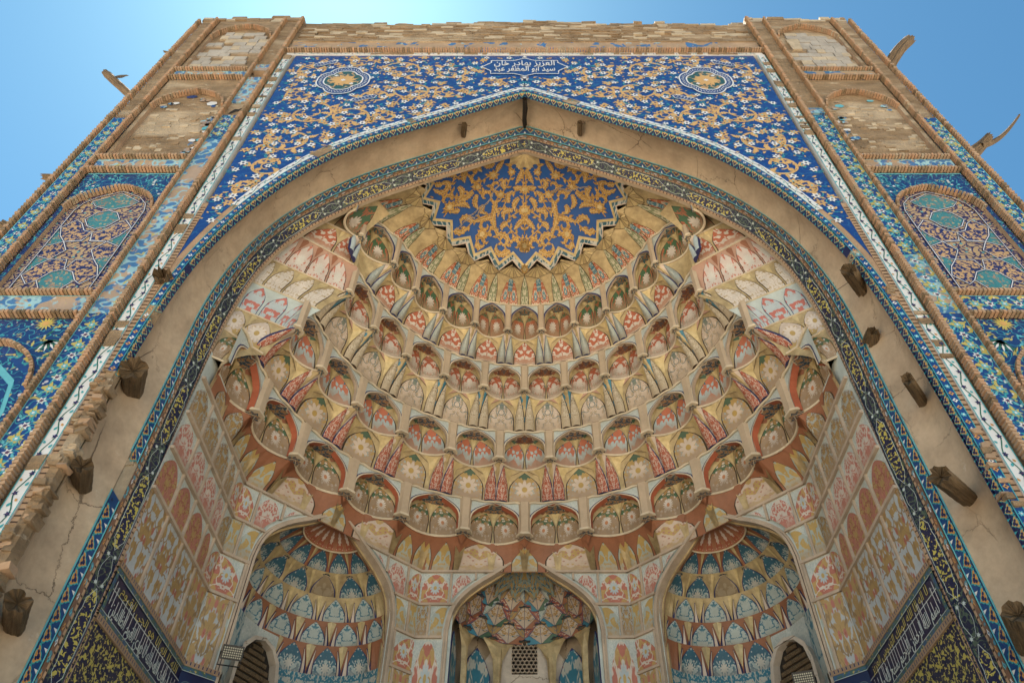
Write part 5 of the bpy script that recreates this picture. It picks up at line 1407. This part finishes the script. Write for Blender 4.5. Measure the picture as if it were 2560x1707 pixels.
            if key.startswith('side'):
                mb.poly([F(w0+.05, 4.83, .044), F(w1, 4.86, .044), F(w1, 4.872, .044), F(w0+.05, 4.842, .044)], 'pale_blue')
                mb.poly([F(w0, 4.54, .056), F(w0+.07, 4.54, .056), F(w0+.07, 5.02, .056), F(w0, 5.02, .056)], 'gold_green_border', uvq(0, .07, 0, .48))
            fr_ = mb.build('inscription_frieze', root)
            if key.startswith('side'):
                xd = F.d if key == 'side_l' else -F.d
                M = Matrix(((xd.x, 0, F.n.x, 0), (xd.y, 0, F.n.y, 0), (0, 1, 0, 0), (0, 0, 0, 1)))
                big = 'كذبوا بايات الله والله لا يهدى القوم الظالمين' if key == 'side_l' else 'بسم الله الرحمن الرحيم يسبح لله ما فى'
                c3 = F(LW/2+.05, 4.60+CZ, .047); lettering('lettering', big, .25, 2.35, Matrix.Translation(c3) @ M, 'pale_blue', fr_, .12, .002, -.002)
                c3 = F(LW/2+.05, 4.885+CZ, .047); lettering('lettering', 'الله لا اله الا هو الحى القيوم' if key == 'side_l' else 'لا اله الا الله الملك القدوس العزيز', .17, 2.2, Matrix.Translation(c3) @ M, 'yellow_tile', fr_, .12, .002, -.002)
                mb = MB()                                                  # the tall upright strokes of the script
                random.seed(17)
                for k in range(26):
                    x = .12+2.45*k/26+random.uniform(-.03, .03); z = 4.62+random.uniform(0, .05); L_ = random.uniform(.16, .30)
                    mb.poly([F(x, z, .050), F(x+.013, z, .050), F(x+.010, z+L_, .050), F(x-.004, z+L_-.012, .050)], 'white_tile')
                mb.build('script_strokes', fr_)

# zone of painted arches between the wall heads and the lowest tier
def octr(a):
    a = abs(a); best = 9e9
    for (F, LW) in FR.values():
        s_, c_ = math.sin(R(a)), math.cos(R(a)); n = F.n; den = s_*n.x+c_*n.y
        if abs(den) < 1e-6: continue
        t = ((F.o.x)*n.x+(F.o.y-Y0)*n.y)/den
        if t > 0: best = min(best, t)
    return best
T4 = TI[3]
def S5(u, t):
    rb = octr(u); rt = scallop(T4, max(-91, min(91, u))); q = max(0, t)**1.5
    return pol(u, rb+(min(rt, rb+.02)-rb)*q, 8.40+(8.95-8.40)*t)
for a0, a1 in zip(range(-90, 90, 15), range(-75, 91, 15)):
    mb = MB(); mb.grid([[S5(a0+15*u/10., t/5.) for u in range(11)] for t in range(6)], 'terracotta'); z5 = mb.build('lower_zone', vault)
    for uc, hw, mt, tb in ((0, 3.0, 'p_blue_gold', .75), (-10.2, 5.6, 'p_white_gold', .95), (10.2, 5.6, 'p_white_gold', .95), (18.2, 1.9, 'p_blue_gold', .85), (22.5, 2.0, 'p_blue_gold', .93), (26.8, 1.9, 'p_blue_gold', .85),
                           (-18.2, 1.9, 'p_blue_gold', .85), (-22.5, 2.0, 'p_blue_gold', .93), (-26.8, 1.9, 'p_blue_gold', .85), (34.6, 5.4, 'p_white_gold', .95), (45, 3.0, 'p_blue_gold', .75), (55.4, 5.4, 'p_white_gold', .95),
                           (-34.6, 5.4, 'p_white_gold', .95), (-45, 3.0, 'p_blue_gold', .75), (-55.4, 5.4, 'p_white_gold', .95), (63.2, 1.9, 'p_blue_gold', .85), (67.5, 2.0, 'p_blue_gold', .93), (72, 2.0, 'p_blue_gold', .9), (78, 2.6, 'p_wall_gold', .9), (84, 2.6, 'p_wall_gold', .9),
                           (-63.2, 1.9, 'p_blue_gold', .85), (-67.5, 2.0, 'p_blue_gold', .93), (-72, 2.0, 'p_blue_gold', .9), (-78, 2.6, 'p_wall_gold', .9), (-84, 2.6, 'p_wall_gold', .9)):
        if a0 <= uc < a1:
            mb = MB(); patch(mb, S5, uc, hw, .02, tb, mt, DK, .012, 0, 8, 8, .35 if hw > 4 else .4, 2.1 if hw > 4 else 1.7, .04); mb.build('painted_panel', z5)
    mb = MB()
    for u in (a0, a0+7.5, a0+15):
        P3 = []
        for du, t in ((-1.3, 1.0), (0, .68), (1.3, 1.0)): p, nn = surf_n(S5, u+du, t); P3.append(p+nn*.02)
        mb.poly(P3, 'terracotta')
        for s_ in (-1, 1):
            P3 = []
            for du, t in ((0, .55), (s_*1.1, .75), (s_*.5, .05), (0, .03)): p, nn = surf_n(S5, u+du, t); P3.append(p+nn*.018)
            mb.poly(P3, 'gold_paint'); mb.cut()
    mb.build_each('gold_facet', z5)

# ---------------------------------------------------------------- the three small niches
def small_niche(key, label, kind):
    F, LW = FR[key]; c_ = LW/2; p0 = F(c_, 0, -.6); root = thing('vaulted_niche', (p0.x, p0.y, 4.0), label, 'niche', 'small vaulted niches')
    full = [(-x, z) for x, z in OUT[::-1]][:-1]+OUT
    full = [full[0]]+chaikin(full[1:-1], 1)+[full[-1]]
    mid = full.index(min(full, key=lambda p: abs(p[0])-p[1]*0)) if False else None
    # framing mouldings
    N_ = cnorm(full); mb = MB()
    def ring(d0, d1, h0, h1, mat):
        mb.grid([[F(c_+p[0]+n[0]*d0, p[1]+n[1]*d0, h0) for p, n in zip(full, N_)], [F(c_+p[0]+n[0]*d1, p[1]+n[1]*d1, h1) for p, n in zip(full, N_)]], mat)
    ring(.0, .0, -.12, .055, 'cream_rib'); ring(.0, .045, .055, .055, 'cream_rib'); ring(.045, .05, .055, .03, 'dark_line'); ring(.05, .085, .035, .035, 'cream_rib'); ring(.085, .09, .035, 0, 'cream_rib'); ring(.09, .12, .006, .006, 'blue_speckle')
    ring(-.035, 0, -.12, -.12, 'gold_paint'); ring(-.035, -.04, -.12, -.16, 'brown_facet'); mb.build('arch_frame', root)
    RW = 1.42; DEP = 1.15
    def np_(a, r_, z):                 # azimuth inside the niche, radius fraction of half width
        return F(c_+r_*math.sin(R(a)), z, -.10-r_*math.cos(R(a))*DEP/1.3)
    # back shell
    mb = MB(); prof = [(-1.6, 1.62), (6.4, 1.68), (7.8, 1.68), (8.4, 1.5), (8.8, 1.2), (9.0, .7), (9.05, .01)]
    mb.grid([[np_(a, r_, z) for a in range(-90, 91, 15)] for z, r_ in prof], 'clay_wall'); mb.build('back_shell', root)
    if kind == 'blue':
        RG = [(8.34, .62, 8.70, .04, 9, 'p_niche_red', 'terracotta'), (8.06, 1.02, 8.40, .62, 7, 'p_shell_blue', 'terracotta'), (7.66, 1.34, 8.10, 1.02, 7, 'p_shell_blue', 'gold_paint'), (7.20, 1.43, 7.72, 1.28, 7, 'p_shell_pale', 'gold_paint'),
              (6.74, 1.46, 7.26, 1.38, 7, 'p_shell_pale', 'terracotta'), (6.22, 1.47, 6.80, 1.41, 7, 'p_shell_blue', 'terracotta')]
        for ri, (zb, rb, zt_, rt, n_, pmn, gm) in enumerate(RG):
            def Sr(u, t, zb=zb, rb=rb, zt_=zt_, rt=rt, n_=n_, ri=ri):
                ph = u*n_+(.5 if ri % 2 else 0); lobe = abs(math.sin(math.pi*ph)); q = max(0, t)**1.6
                r0 = rb*(1+.0)+.15*lobe**.6*max(0, 1-t)**.5*(rb/1.2) if ri else rb
                return np_(-90+180*u, r0+(rt-r0)*q, zb+(zt_-zb)*t)
            lo_, hi_ = (0, 72) if ri < 5 else (30, 72)
            mb = MB(); mb.grid([[Sr(u/72., t/6.) for u in range(lo_, hi_+1)] for t in range(7)], gm); rw = mb.build('shell_row', root)
            ks = range(-1, n_+1)
            for k in ks:
                uc = (k+.5-(.5 if ri % 2 else 0))/n_
                if not (.03 < uc < .97): continue
                if ri == 5 and uc < .55: continue
                mb = MB()
                if ri == 0:
                    patch(mb, Sr, uc, .5/n_, .0, 1.0, pmn, 'brown_facet', .004, 0, 5, 7, .05, 1.0, .05)
                else:
                    pm2 = 'p_shell_brown' if (k == 4 and ri == 2) else pmn
                    patch(mb, Sr, uc, (.43 if ri < 3 else .36)/n_, .02, .95, pm2, 'navy_line', .01, .02, 8, 8, .34, 2.1, .06)
                mb.build('shell', rw)
                if ri >= 3:                                               # white curved horns flanking each shell
                    mb = MB()
                    for s_ in (-1, 1): patch(mb, Sr, uc+s_*.43/n_, .055/n_, .0, .85, 'white_wedge', 'navy_line', .03, .01, 4, 6, .2, 1.4, .1, skew=-s_*.10/n_)
                    mb.build('horns', rw)
                if ri >= 1 and abs(uc-.5) < .5:
                    mb = MB()
                    for s_ in (-1, 1):
                        P3 = []
                        for du, t in ((.5, .25), (.36, .95), (.5, 1.0)): p, nn = surf_n(Sr, uc+s_*du/n_, t); P3.append(p+nn*.012)
                        mb.poly(P3, 'gold_bright' if s_ > 0 else 'gold_paint'); mb.cut()
                    mb.build_each('gold_facet', rw)
            mb = MB(); mb.tube([Sr(u/72., 0) for u in range(lo_, hi_+1)], .018, 'cream_moulding', 4); mb.build('edge_moulding', rw)
            if ri >= 1:
                mb = MB()
                for k in range(n_+1):
                    u = (k-(.5 if ri % 2 else 0))/n_
                    if not max(.02, lo_/72.) < u < min(.98, hi_/72.): continue
                    p = Sr(u, 0); m2 = np_(-90+180*u, rb+.06, zb); star_poly(mb, (m2.x, m2.y), .085 if ri < 3 else .11, 8, 'star_teal', zb-.012, 0, .7, 'cream_moulding'); mb.cut()
                mb.build_each('star', rw)
        # lower wall with an arched doorway
        mb = MB(); 
        for a in range(-90, 90, 18):
            zt5 = 6.76 if a < 0 else 6.24
            mb.poly([np_(a, 1.42, 5.25), np_(a+18, 1.42, 5.25), np_(a+18, 1.42, zt5), np_(a, 1.42, zt5)], 'p_shell_pale' if a < -40 else ('blue_speckle' if a < 0 else 'p_teal_tree'), [(0, 0), (1, 0), (1, 1), (0, 1)])
            mb.poly([np_(a, 1.38, -1.6), np_(a+18, 1.38, -1.6), np_(a+18, 1.38, 5.25), np_(a, 1.38, 5.25)], 'white_plaster')
        mb.build('lower_panels', root)
        s_ = 1 if key == 'diag_r' else -1
        dc = -20
        D = [(-.46, -1.6), (-.46, 5.85), (-.39, 6.16), (-.22, 6.36), (0, 6.43), (.22, 6.36), (.39, 6.16), (.46, 5.85), (.46, -1.6)]
        pc = np_(dc, 1.30, 0); pr_ = np_(dc+8, 1.30, 0)-np_(dc-8, 1.30, 0); ex = pr_.normalized(); nn = Vector((-ex.y, ex.x, 0)); nn = nn if nn.dot(VIEW-pc) > 0 else -nn
        mb = MB(); fr_ = [pc+ex*x+nn*.16+Vector((0, 0, z)) for x, z in D]; bk = [p-nn*.55 for p in fr_]
        mb.grid([fr_, bk], 'white_plaster'); mb.build('doorway_reveal', root)
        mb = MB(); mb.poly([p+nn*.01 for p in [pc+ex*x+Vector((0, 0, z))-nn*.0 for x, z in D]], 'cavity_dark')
        for k in range(14):
            z = 5.0+k*.11; hw = .44 if z < 5.9 else max(.08, .44-(z-5.9)*.75)
            mb.obox(pc+nn*.03+Vector((0, 0, z)), ex*hw, nn*.015, Vector((0, 0, .035)), 'old_wood', .003)
        mb.build('dark_doorway', root)
        mb = MB(); o = [pc+ex*x*1.16+nn*.162+Vector((0, 0, z+.06)) for x, z in D]; mb.grid([fr_, o], 'white_plaster'); mb.build('doorway_rim', root)
    else:
        # middle niche: star-edged crown, two rows of kites, gold columns between teal panels, plain wall with a lattice
        def dome(u, t): return np_(-90+180*u, .02+.98*(t), 8.72-.42*t**1.5)
        mb = MB(); G = []
        for j in range(6):
            row = []
            for i in range(29):
                tt = j/5.*(1.0 if i % 4 in (0,) else (.86 if i % 4 in (1, 3) else .74)); row.append(dome(i/28., tt))
            G.append(row)
        mb.grid(G, 'p_speckle', [[(i/28.*3 % 1.0001, j/5.) for i in range(29)] for j in range(6)]); mb.build('speckled_crown', root)
        rings = [(8.62, .86, 8.18, 1.16, 6, .0), (8.24, 1.08, 7.86, 1.32, 6, .5), (7.92, 1.26, 7.55, 1.42, 6, .0)]
        cols_ = ['p_kite_white', 'p_kite_red', 'p_kite_gold', 'p_shell_pale', 'p_kite_white', 'p_blue_kite']
        for ri, (z1, r1, z0, r0, n_, ph) in enumerate(rings):
            def Sk(u, t, z1=z1, r1=r1, z0=z0, r0=r0): return np_(-90+180*u, r1+(r0-r1)*t, z1+(z0-z1)*t)
            mb = MB(); mb.grid([[Sk(u/28., t/2.)-F.n*-.0 for u in range(29)] for t in range(3)], 'star_teal'); rw = mb.build('kite_row', root)
            for k in range(-1, n_+1):
                uc = (k+.5+ph)/n_
                if not -.02 < uc < 1.02: continue
                def pt(du, t, h=.02): 
                    p, nn = surf_n(Sk, min(1, max(0, uc+du/n_)), t); return p+nn*h
                apex_, l_, r_, bt = pt(0, -.10, .03), pt(-.36, .60, .03), pt(.36, .60, .03), pt(0, 1.05, .09)
                pieces = [([apex_, l_, bt], cols_[0]), ([apex_, bt, r_], cols_[0]), ([pt(-.5, .1, .0), apex_, l_, pt(-.5, .75, .02)], cols_[(ri+1) % 3 + 1 if (k % 2) else 2]), ([pt(.5, .1, .0), pt(.5, .75, .02), r_, apex_], cols_[(ri+2) % 3 + 1]),
                          ([l_, pt(-.5, .75, .02), pt(-.45, 1.05, .03), bt], 'teal_facet' if k % 2 else cols_[1]), ([r_, bt, pt(.45, 1.05, .03), pt(.5, .75, .02)], 'green_facet' if k % 2 else 'terracotta')]
                for pts, mt in pieces:
                    mb = MB(); uv = [(0.5, 1), (0, .4), (.5, 0), (1, .4)][:len(pts)] if len(pts) == 4 else [(.5, 1), (.0 if pts[1] is l_ else .5, .4), (.5, 0)]
                    if len(pts) == 3: uv = [(.5, 1), (.1, .4), (.5, 0)] if pts[1] is l_ else [(.5, 1), (.5, 0), (.9, .4)]
                    mb.poly(pts, mt, uv); mb.tube(pts+[pts[0]], .006, 'navy_line', 3); mb.build('kite', rw)
            mb = MB()
            for k in range(0, n_+1):
                u = (k+ph)/n_; 
                if .12 <= u <= .88: m2 = np_(-90+180*u, r0-.03, z0); star_poly(mb, (m2.x, m2.y), .15, 8, 'star_teal', z0+.005, 0, .72, 'navy_line'); mb.cut()
            mb.build_each('star', rw)
        mb = MB()
        for a in (-62, -24, 24, 62):                                       # gold squinch columns
            P_ = []
            for z, w_, dr in ((7.58, 17, -.05), (7.4, 10, .02), (7.15, 4.5, .05), (6.7, 3.2, .06), (4.5, 3.0, .06)): P_.append([np_(a-w_, 1.38-.02, z), np_(a-w_*.3, 1.38-dr-.04, z), np_(a+w_*.3, 1.38-dr-.04, z), np_(a+w_, 1.38-.02, z)])
            mb.grid(P_, 'gold_paint'); mb.cut()
        mb.build_each('gold_column', root)
        for a in (-43, 43, -80, 80):
            Sx = lambda u, t: np_(u, 1.42, 5.2+2.1*t)
            mb = MB(); patch(mb, Sx, a, 14 if abs(a) < 50 else 9, 0, 1, 'p_teal_tree', 'navy_line', .02, 0, 6, 9, .72, 1.8, .05); mb.build('teal_panel', root)
        # white wall with the pierced window
        y = -1.32
        mb = MB(); hx, hz0, hz1 = .27, 6.90, 7.50
        def wz(x): return 7.80-.7*abs(x/.86)**2.2
        xs = [-.86+1.72*k/40. for k in range(41)]
        zg = lambda x: 7.50+.16*(1-(x/.27)**2)
        for a, b in zip(xs[:-1], xs[1:]):
            m = (a+b)/2
            if abs(m) < .27:
                mb.poly([F(c_+a, 4.5, y), F(c_+b, 4.5, y), F(c_+b, hz0, y), F(c_+a, hz0, y)], 'white_plaster'); mb.poly([F(c_+a, zg(a), y), F(c_+b, zg(b), y), F(c_+b, max(zg(b), wz(b)), y), F(c_+a, max(zg(a), wz(a)), y)], 'white_plaster')
            else: mb.poly([F(c_+a, 4.5, y), F(c_+b, 4.5, y), F(c_+b, wz(b), y), F(c_+a, wz(a), y)], 'white_plaster')
        mb.build('white_wall', root)
        win = MB(); win.poly([F(c_+x, z, y-.10) for x, z in ((-.3, 6.8), (.3, 6.8), (.3, 7.7), (-.3, 7.7))], 'cavity_dark'); wn = win.build('lattice_window', root)
        mb = MB(); s6 = .052; rows_ = int(.78/(s6*1.5))+1                    # hexagonal lattice of plaster bars
        for j in range(rows_+1):
            for i in range(-4, 5):
                cx = i*s6*1.732+(s6*.866 if j % 2 else 0); cz = hz0+.01+j*s6*1.5
                for k in range(3):
                    a0, a1 = R(30+60*k), R(90+60*k); p, q = (cx+s6*math.cos(a0), cz+s6*math.sin(a0)), (cx+s6*math.cos(a1), cz+s6*math.sin(a1))
                    if max(abs(p[0]), abs(q[0])) > .275 or min(p[1], q[1]) < hz0-.01 or max(p[1], q[1]) > zg(min(.27, abs(p[0])))+.02: continue
                    mdl = F(c_+(p[0]+q[0])/2, (p[1]+q[1])/2, y-.02); dd = F(c_+q[0], q[1], y)-F(c_+p[0], p[1], y); L_ = dd.length; dd.normalize(); sd = dd.cross(F.n)
                    mb.obox(mdl, dd*(L_/2+.004), F.n*.022, sd*.0095, 'cream_rib')
        mb.build('lattice', wn)
    return root
small_niche('diag_l', 'small blue shell vaulted niche in the angled wall at the left, doorway below', 'blue')
small_niche('diag_r', 'small blue shell vaulted niche in the angled wall at the right, doorway below', 'blue')
small_niche('back', 'middle niche with faceted multicoloured vault and a hexagonal pierced window in white plaster', 'kite')

# ================================================================ LOGS, LAMPS, BIRD
def log(base, tip, r0, label, seed, r1=None, group='old wooden beam ends', bend=0., jag=.10, n=12, split=True, name='wooden_beam'):
    rnd = random.Random(seed); b, t = Vector(base), Vector(tip); d = t-b; L_ = d.length; d.normalize(); u = d.cross(Vector((.1, .2, 1))).normalized(); v = d.cross(u); r1 = r1 or r0*.95
    ph = [rnd.uniform(0, 6.28) for _ in range(4)]; P_ = []; UV = []
    base_loc = b.copy(); m = 14; N_ = 22
    for j in range(m+1):
        q = j/float(m); rr = r0+(r1-r0)*q; row = []; ru = []
        c = b+d*(L_*q)+u*(bend*math.sin(q*math.pi)*L_)+v*(bend*.5*q*q*L_)
        for i in range(N_+1):
            a = 6.2832*(i % N_)/N_
            k = 1+.10*math.sin(a*2+ph[0])+.07*math.sin(a*5+ph[1]+q*1.5)+.05*math.sin(a*9+ph[2])+rnd.uniform(-.03, .03)*(i % N_ != 0)
            if split and abs(math.sin(a/2+ph[3])) < .09: k *= .72
            e = 0
            if j == m: e = rnd.uniform(-jag, jag*.4) if i % N_ else 0
            row.append(c+(u*math.cos(a)+v*math.sin(a))*rr*k+d*e); ru.append((a/6.28, q*L_))
        P_.append(row); UV.append(ru)
    mb = MB(); mb.grid(P_, 'old_wood', UV)
    cen = b+d*(L_-jag*1.2)+v*(bend*.5*L_)
    for i in range(N_): mb.poly([P_[-1][i], P_[-1][i+1], cen+d*rnd.uniform(-.02, .02)], 'old_wood', [(i*.3, 0), (i*.3+.2, 0), (i*.3+.1, .3)])
    o = mb.build(name); o.data.transform(Matrix.Translation(-Vector((b.x, b.y, b.z+CZ)))); o.location = (b.x, b.y, b.z+CZ); tag(o, label, 'beam', group); return o
G_ = 'old wooden beam ends'
log((-5.74, 7.74, 9.66), (-5.56, 6.86, 9.30), .125, 'weathered beam end with broken tip, topmost in the left jamb plaster', 1, jag=.2)
log((-5.66, 7.76, 7.60), (-5.30, 7.02, 7.40), .14, 'thick split beam end with ragged top, second down in the left jamb plaster', 2, .165, jag=.12)
log((-5.64, 7.76, 5.90), (-5.28, 7.05, 5.76), .105, 'short round beam end, third down in the left jamb plaster', 3, .11)
log((-5.56, 7.76, 4.05), (-5.16, 7.05, 3.99), .105, 'short frayed beam end, lowest in the left jamb plaster', 4, .12)
log((5.70, 7.76, 9.86), (5.08, 7.0, 9.62), .12, 'long weathered beam end reaching forward, topmost in the right jamb plaster', 5, .12, jag=.12)
log((5.68, 7.76, 7.37), (5.12, 7.05, 7.20), .085, 'slim pale beam end with pointed foot, second down in the right jamb plaster', 6, .085, jag=.08)
log((5.60, 7.76, 5.74), (4.86, 7.05, 5.60), .105, 'stout cracked beam end, third down in the right jamb plaster', 7, .12)
log((5.38, 7.76, 3.84), (4.97, 7.08, 3.88), .12, 'frayed beam end cut by the photo edge, lowest in the right jamb plaster', 8, .13)
log((-1.38, 7.8, 15.78), (-1.32, 7.42, 15.55), .06, 'small sawn peg with a nail in the plaster left of the apex', 9, .06, jag=.01, split=False, name='wooden_peg')
log((1.25, 7.8, 15.82), (1.22, 7.42, 15.65), .055, 'small sawn peg in the plaster right of the apex', 10, .055, jag=.01, split=False, name='wooden_peg')
log((5.50, 7.9, 8.9), (5.40, 7.62, 8.85), .13, 'crumbled beam stub broken off nearly flush in the right jamb plaster', 11, .07, jag=.10)
log((-8.75, 7.35, 16.4), (-10.20, 7.3, 18.05), .10, 'long straight beam sticking out of the left edge of the portal, with a bird on it', 12, .10, jag=.06)
log((-8.75, 7.35, 19.2), (-9.33, 7.3, 19.50), .07, 'short splintered beam tip high on the left edge of the portal', 13, .02, jag=.06)
log((-8.75, 7.35, 12.9), (-9.36, 7.3, 13.05), .13, 'stubby dark beam end halfway down the left edge of the portal', 14, .05, jag=.10)
log((-8.75, 7.35, 11.0), (-9.25, 7.3, 11.3), .12, 'blunt beam end at the left margin of the photo', 15, .10)
log((8.8, 7.35, 18.1), (10.22, 7.3, 20.3), .15, 'thick notched beam sticking out high on the right edge of the portal', 16, .13, jag=.2, bend=.03)
log((8.8, 7.35, 13.8), (9.9, 7.3, 14.8), .17, 'forked driftwood like beam with a long thin branch, right edge of the portal', 17, .07, jag=.16, bend=-.05)
b2 = log((9.45, 7.33, 14.35), (11.02, 7.3, 15.75), .07, 'long thin twisted branch reaching right from the forked beam', 18, .022, jag=.06, bend=-.07)
b2.parent = None
mb = MB(); mb.tube([(-1.47, 7.46, 15.62), (-1.2, 7.47, 15.58)], .006, 'dark_line', 4); nl = mb.build('nail'); tag(nl, 'thin dark nail crossing the small peg left of the apex', 'nail')
# bird on the left beam
def bird(p, s, label):
    mb = MB(); p = Vector(p)
    body = [(-.9, .0, .01), (-.6, .02, .05), (-.2, .10, .16), (.2, .22, .19), (.45, .36, .14), (.6, .48, .10), (.78, .52, .09), (.92, .50, .04), (1.05, .48, .008)]
    mb.tube([p+Vector((x*s, 0, (z+.22)*s)) for x, z, r_ in body], [r_*s for _, _, r_ in body], 'bird_grey', 8)
    for k in (-.04, .05): mb.tube([p+Vector((.1*s, k*s, .2*s)), p+Vector((.12*s, k*s, 0))], .012*s, 'dark_line', 4)
    o = mb.build('bird'); o.data.transform(Matrix.Translation(-Vector((p.x, p.y, p.z+CZ)))); o.location = (p.x, p.y, p.z+CZ); tag(o, label, 'bird'); return o
bird((-9.78, 7.28, 17.74), .2, 'small grey bird perched on the long beam at the left edge')
def lamp(c, ex, label):
    c = Vector(c); ex = Vector(ex).normalized(); n = (Vector((0, 1.5, 0))-c).normalized(); ez = n.cross(ex).normalized(); ex = ez.cross(n).normalized()
    t = thing('floodlight', (c.x, c.y, c.z-.2), label, 'floodlight', 'floodlights on the ledges')
    mb = MB(); mb.obox(c, ex*.15, n*.03, ez*.10, 'black_metal'); mb.obox(c-n*.05, ex*.12, n*.02, ez*.09, 'black_metal'); mb.build('housing', t)
    mb = MB()
    for i in range(9):
        for j in range(5):
            q = c+n*.037+ex*(-.12+i*.030)+ez*(-.064+j*.032); mb.obox(q, ex*.0095, n*.004, ez*.0095, 'lamp_lens')
    mb.build('lens_grid', t)
    mb = MB(); mb.tube([c-ex*.155, c-ex*.16-n*.06, c-ex*.155-n*.06+Vector((0, 0, -.2)), c+ex*.155-n*.06+Vector((0, 0, -.2)), c+ex*.16-n*.06, c+ex*.155], .012, 'black_metal', 4); mb.build('bracket', t)
lamp((-4.28, 10.72, 5.22), (1, .35, 0), 'black floodlight with a grid of lenses, by the left doorway')
lamp((4.05, 10.9, 4.92), (1, -.35, 0), 'black floodlight with a grid of lenses, by the right doorway')
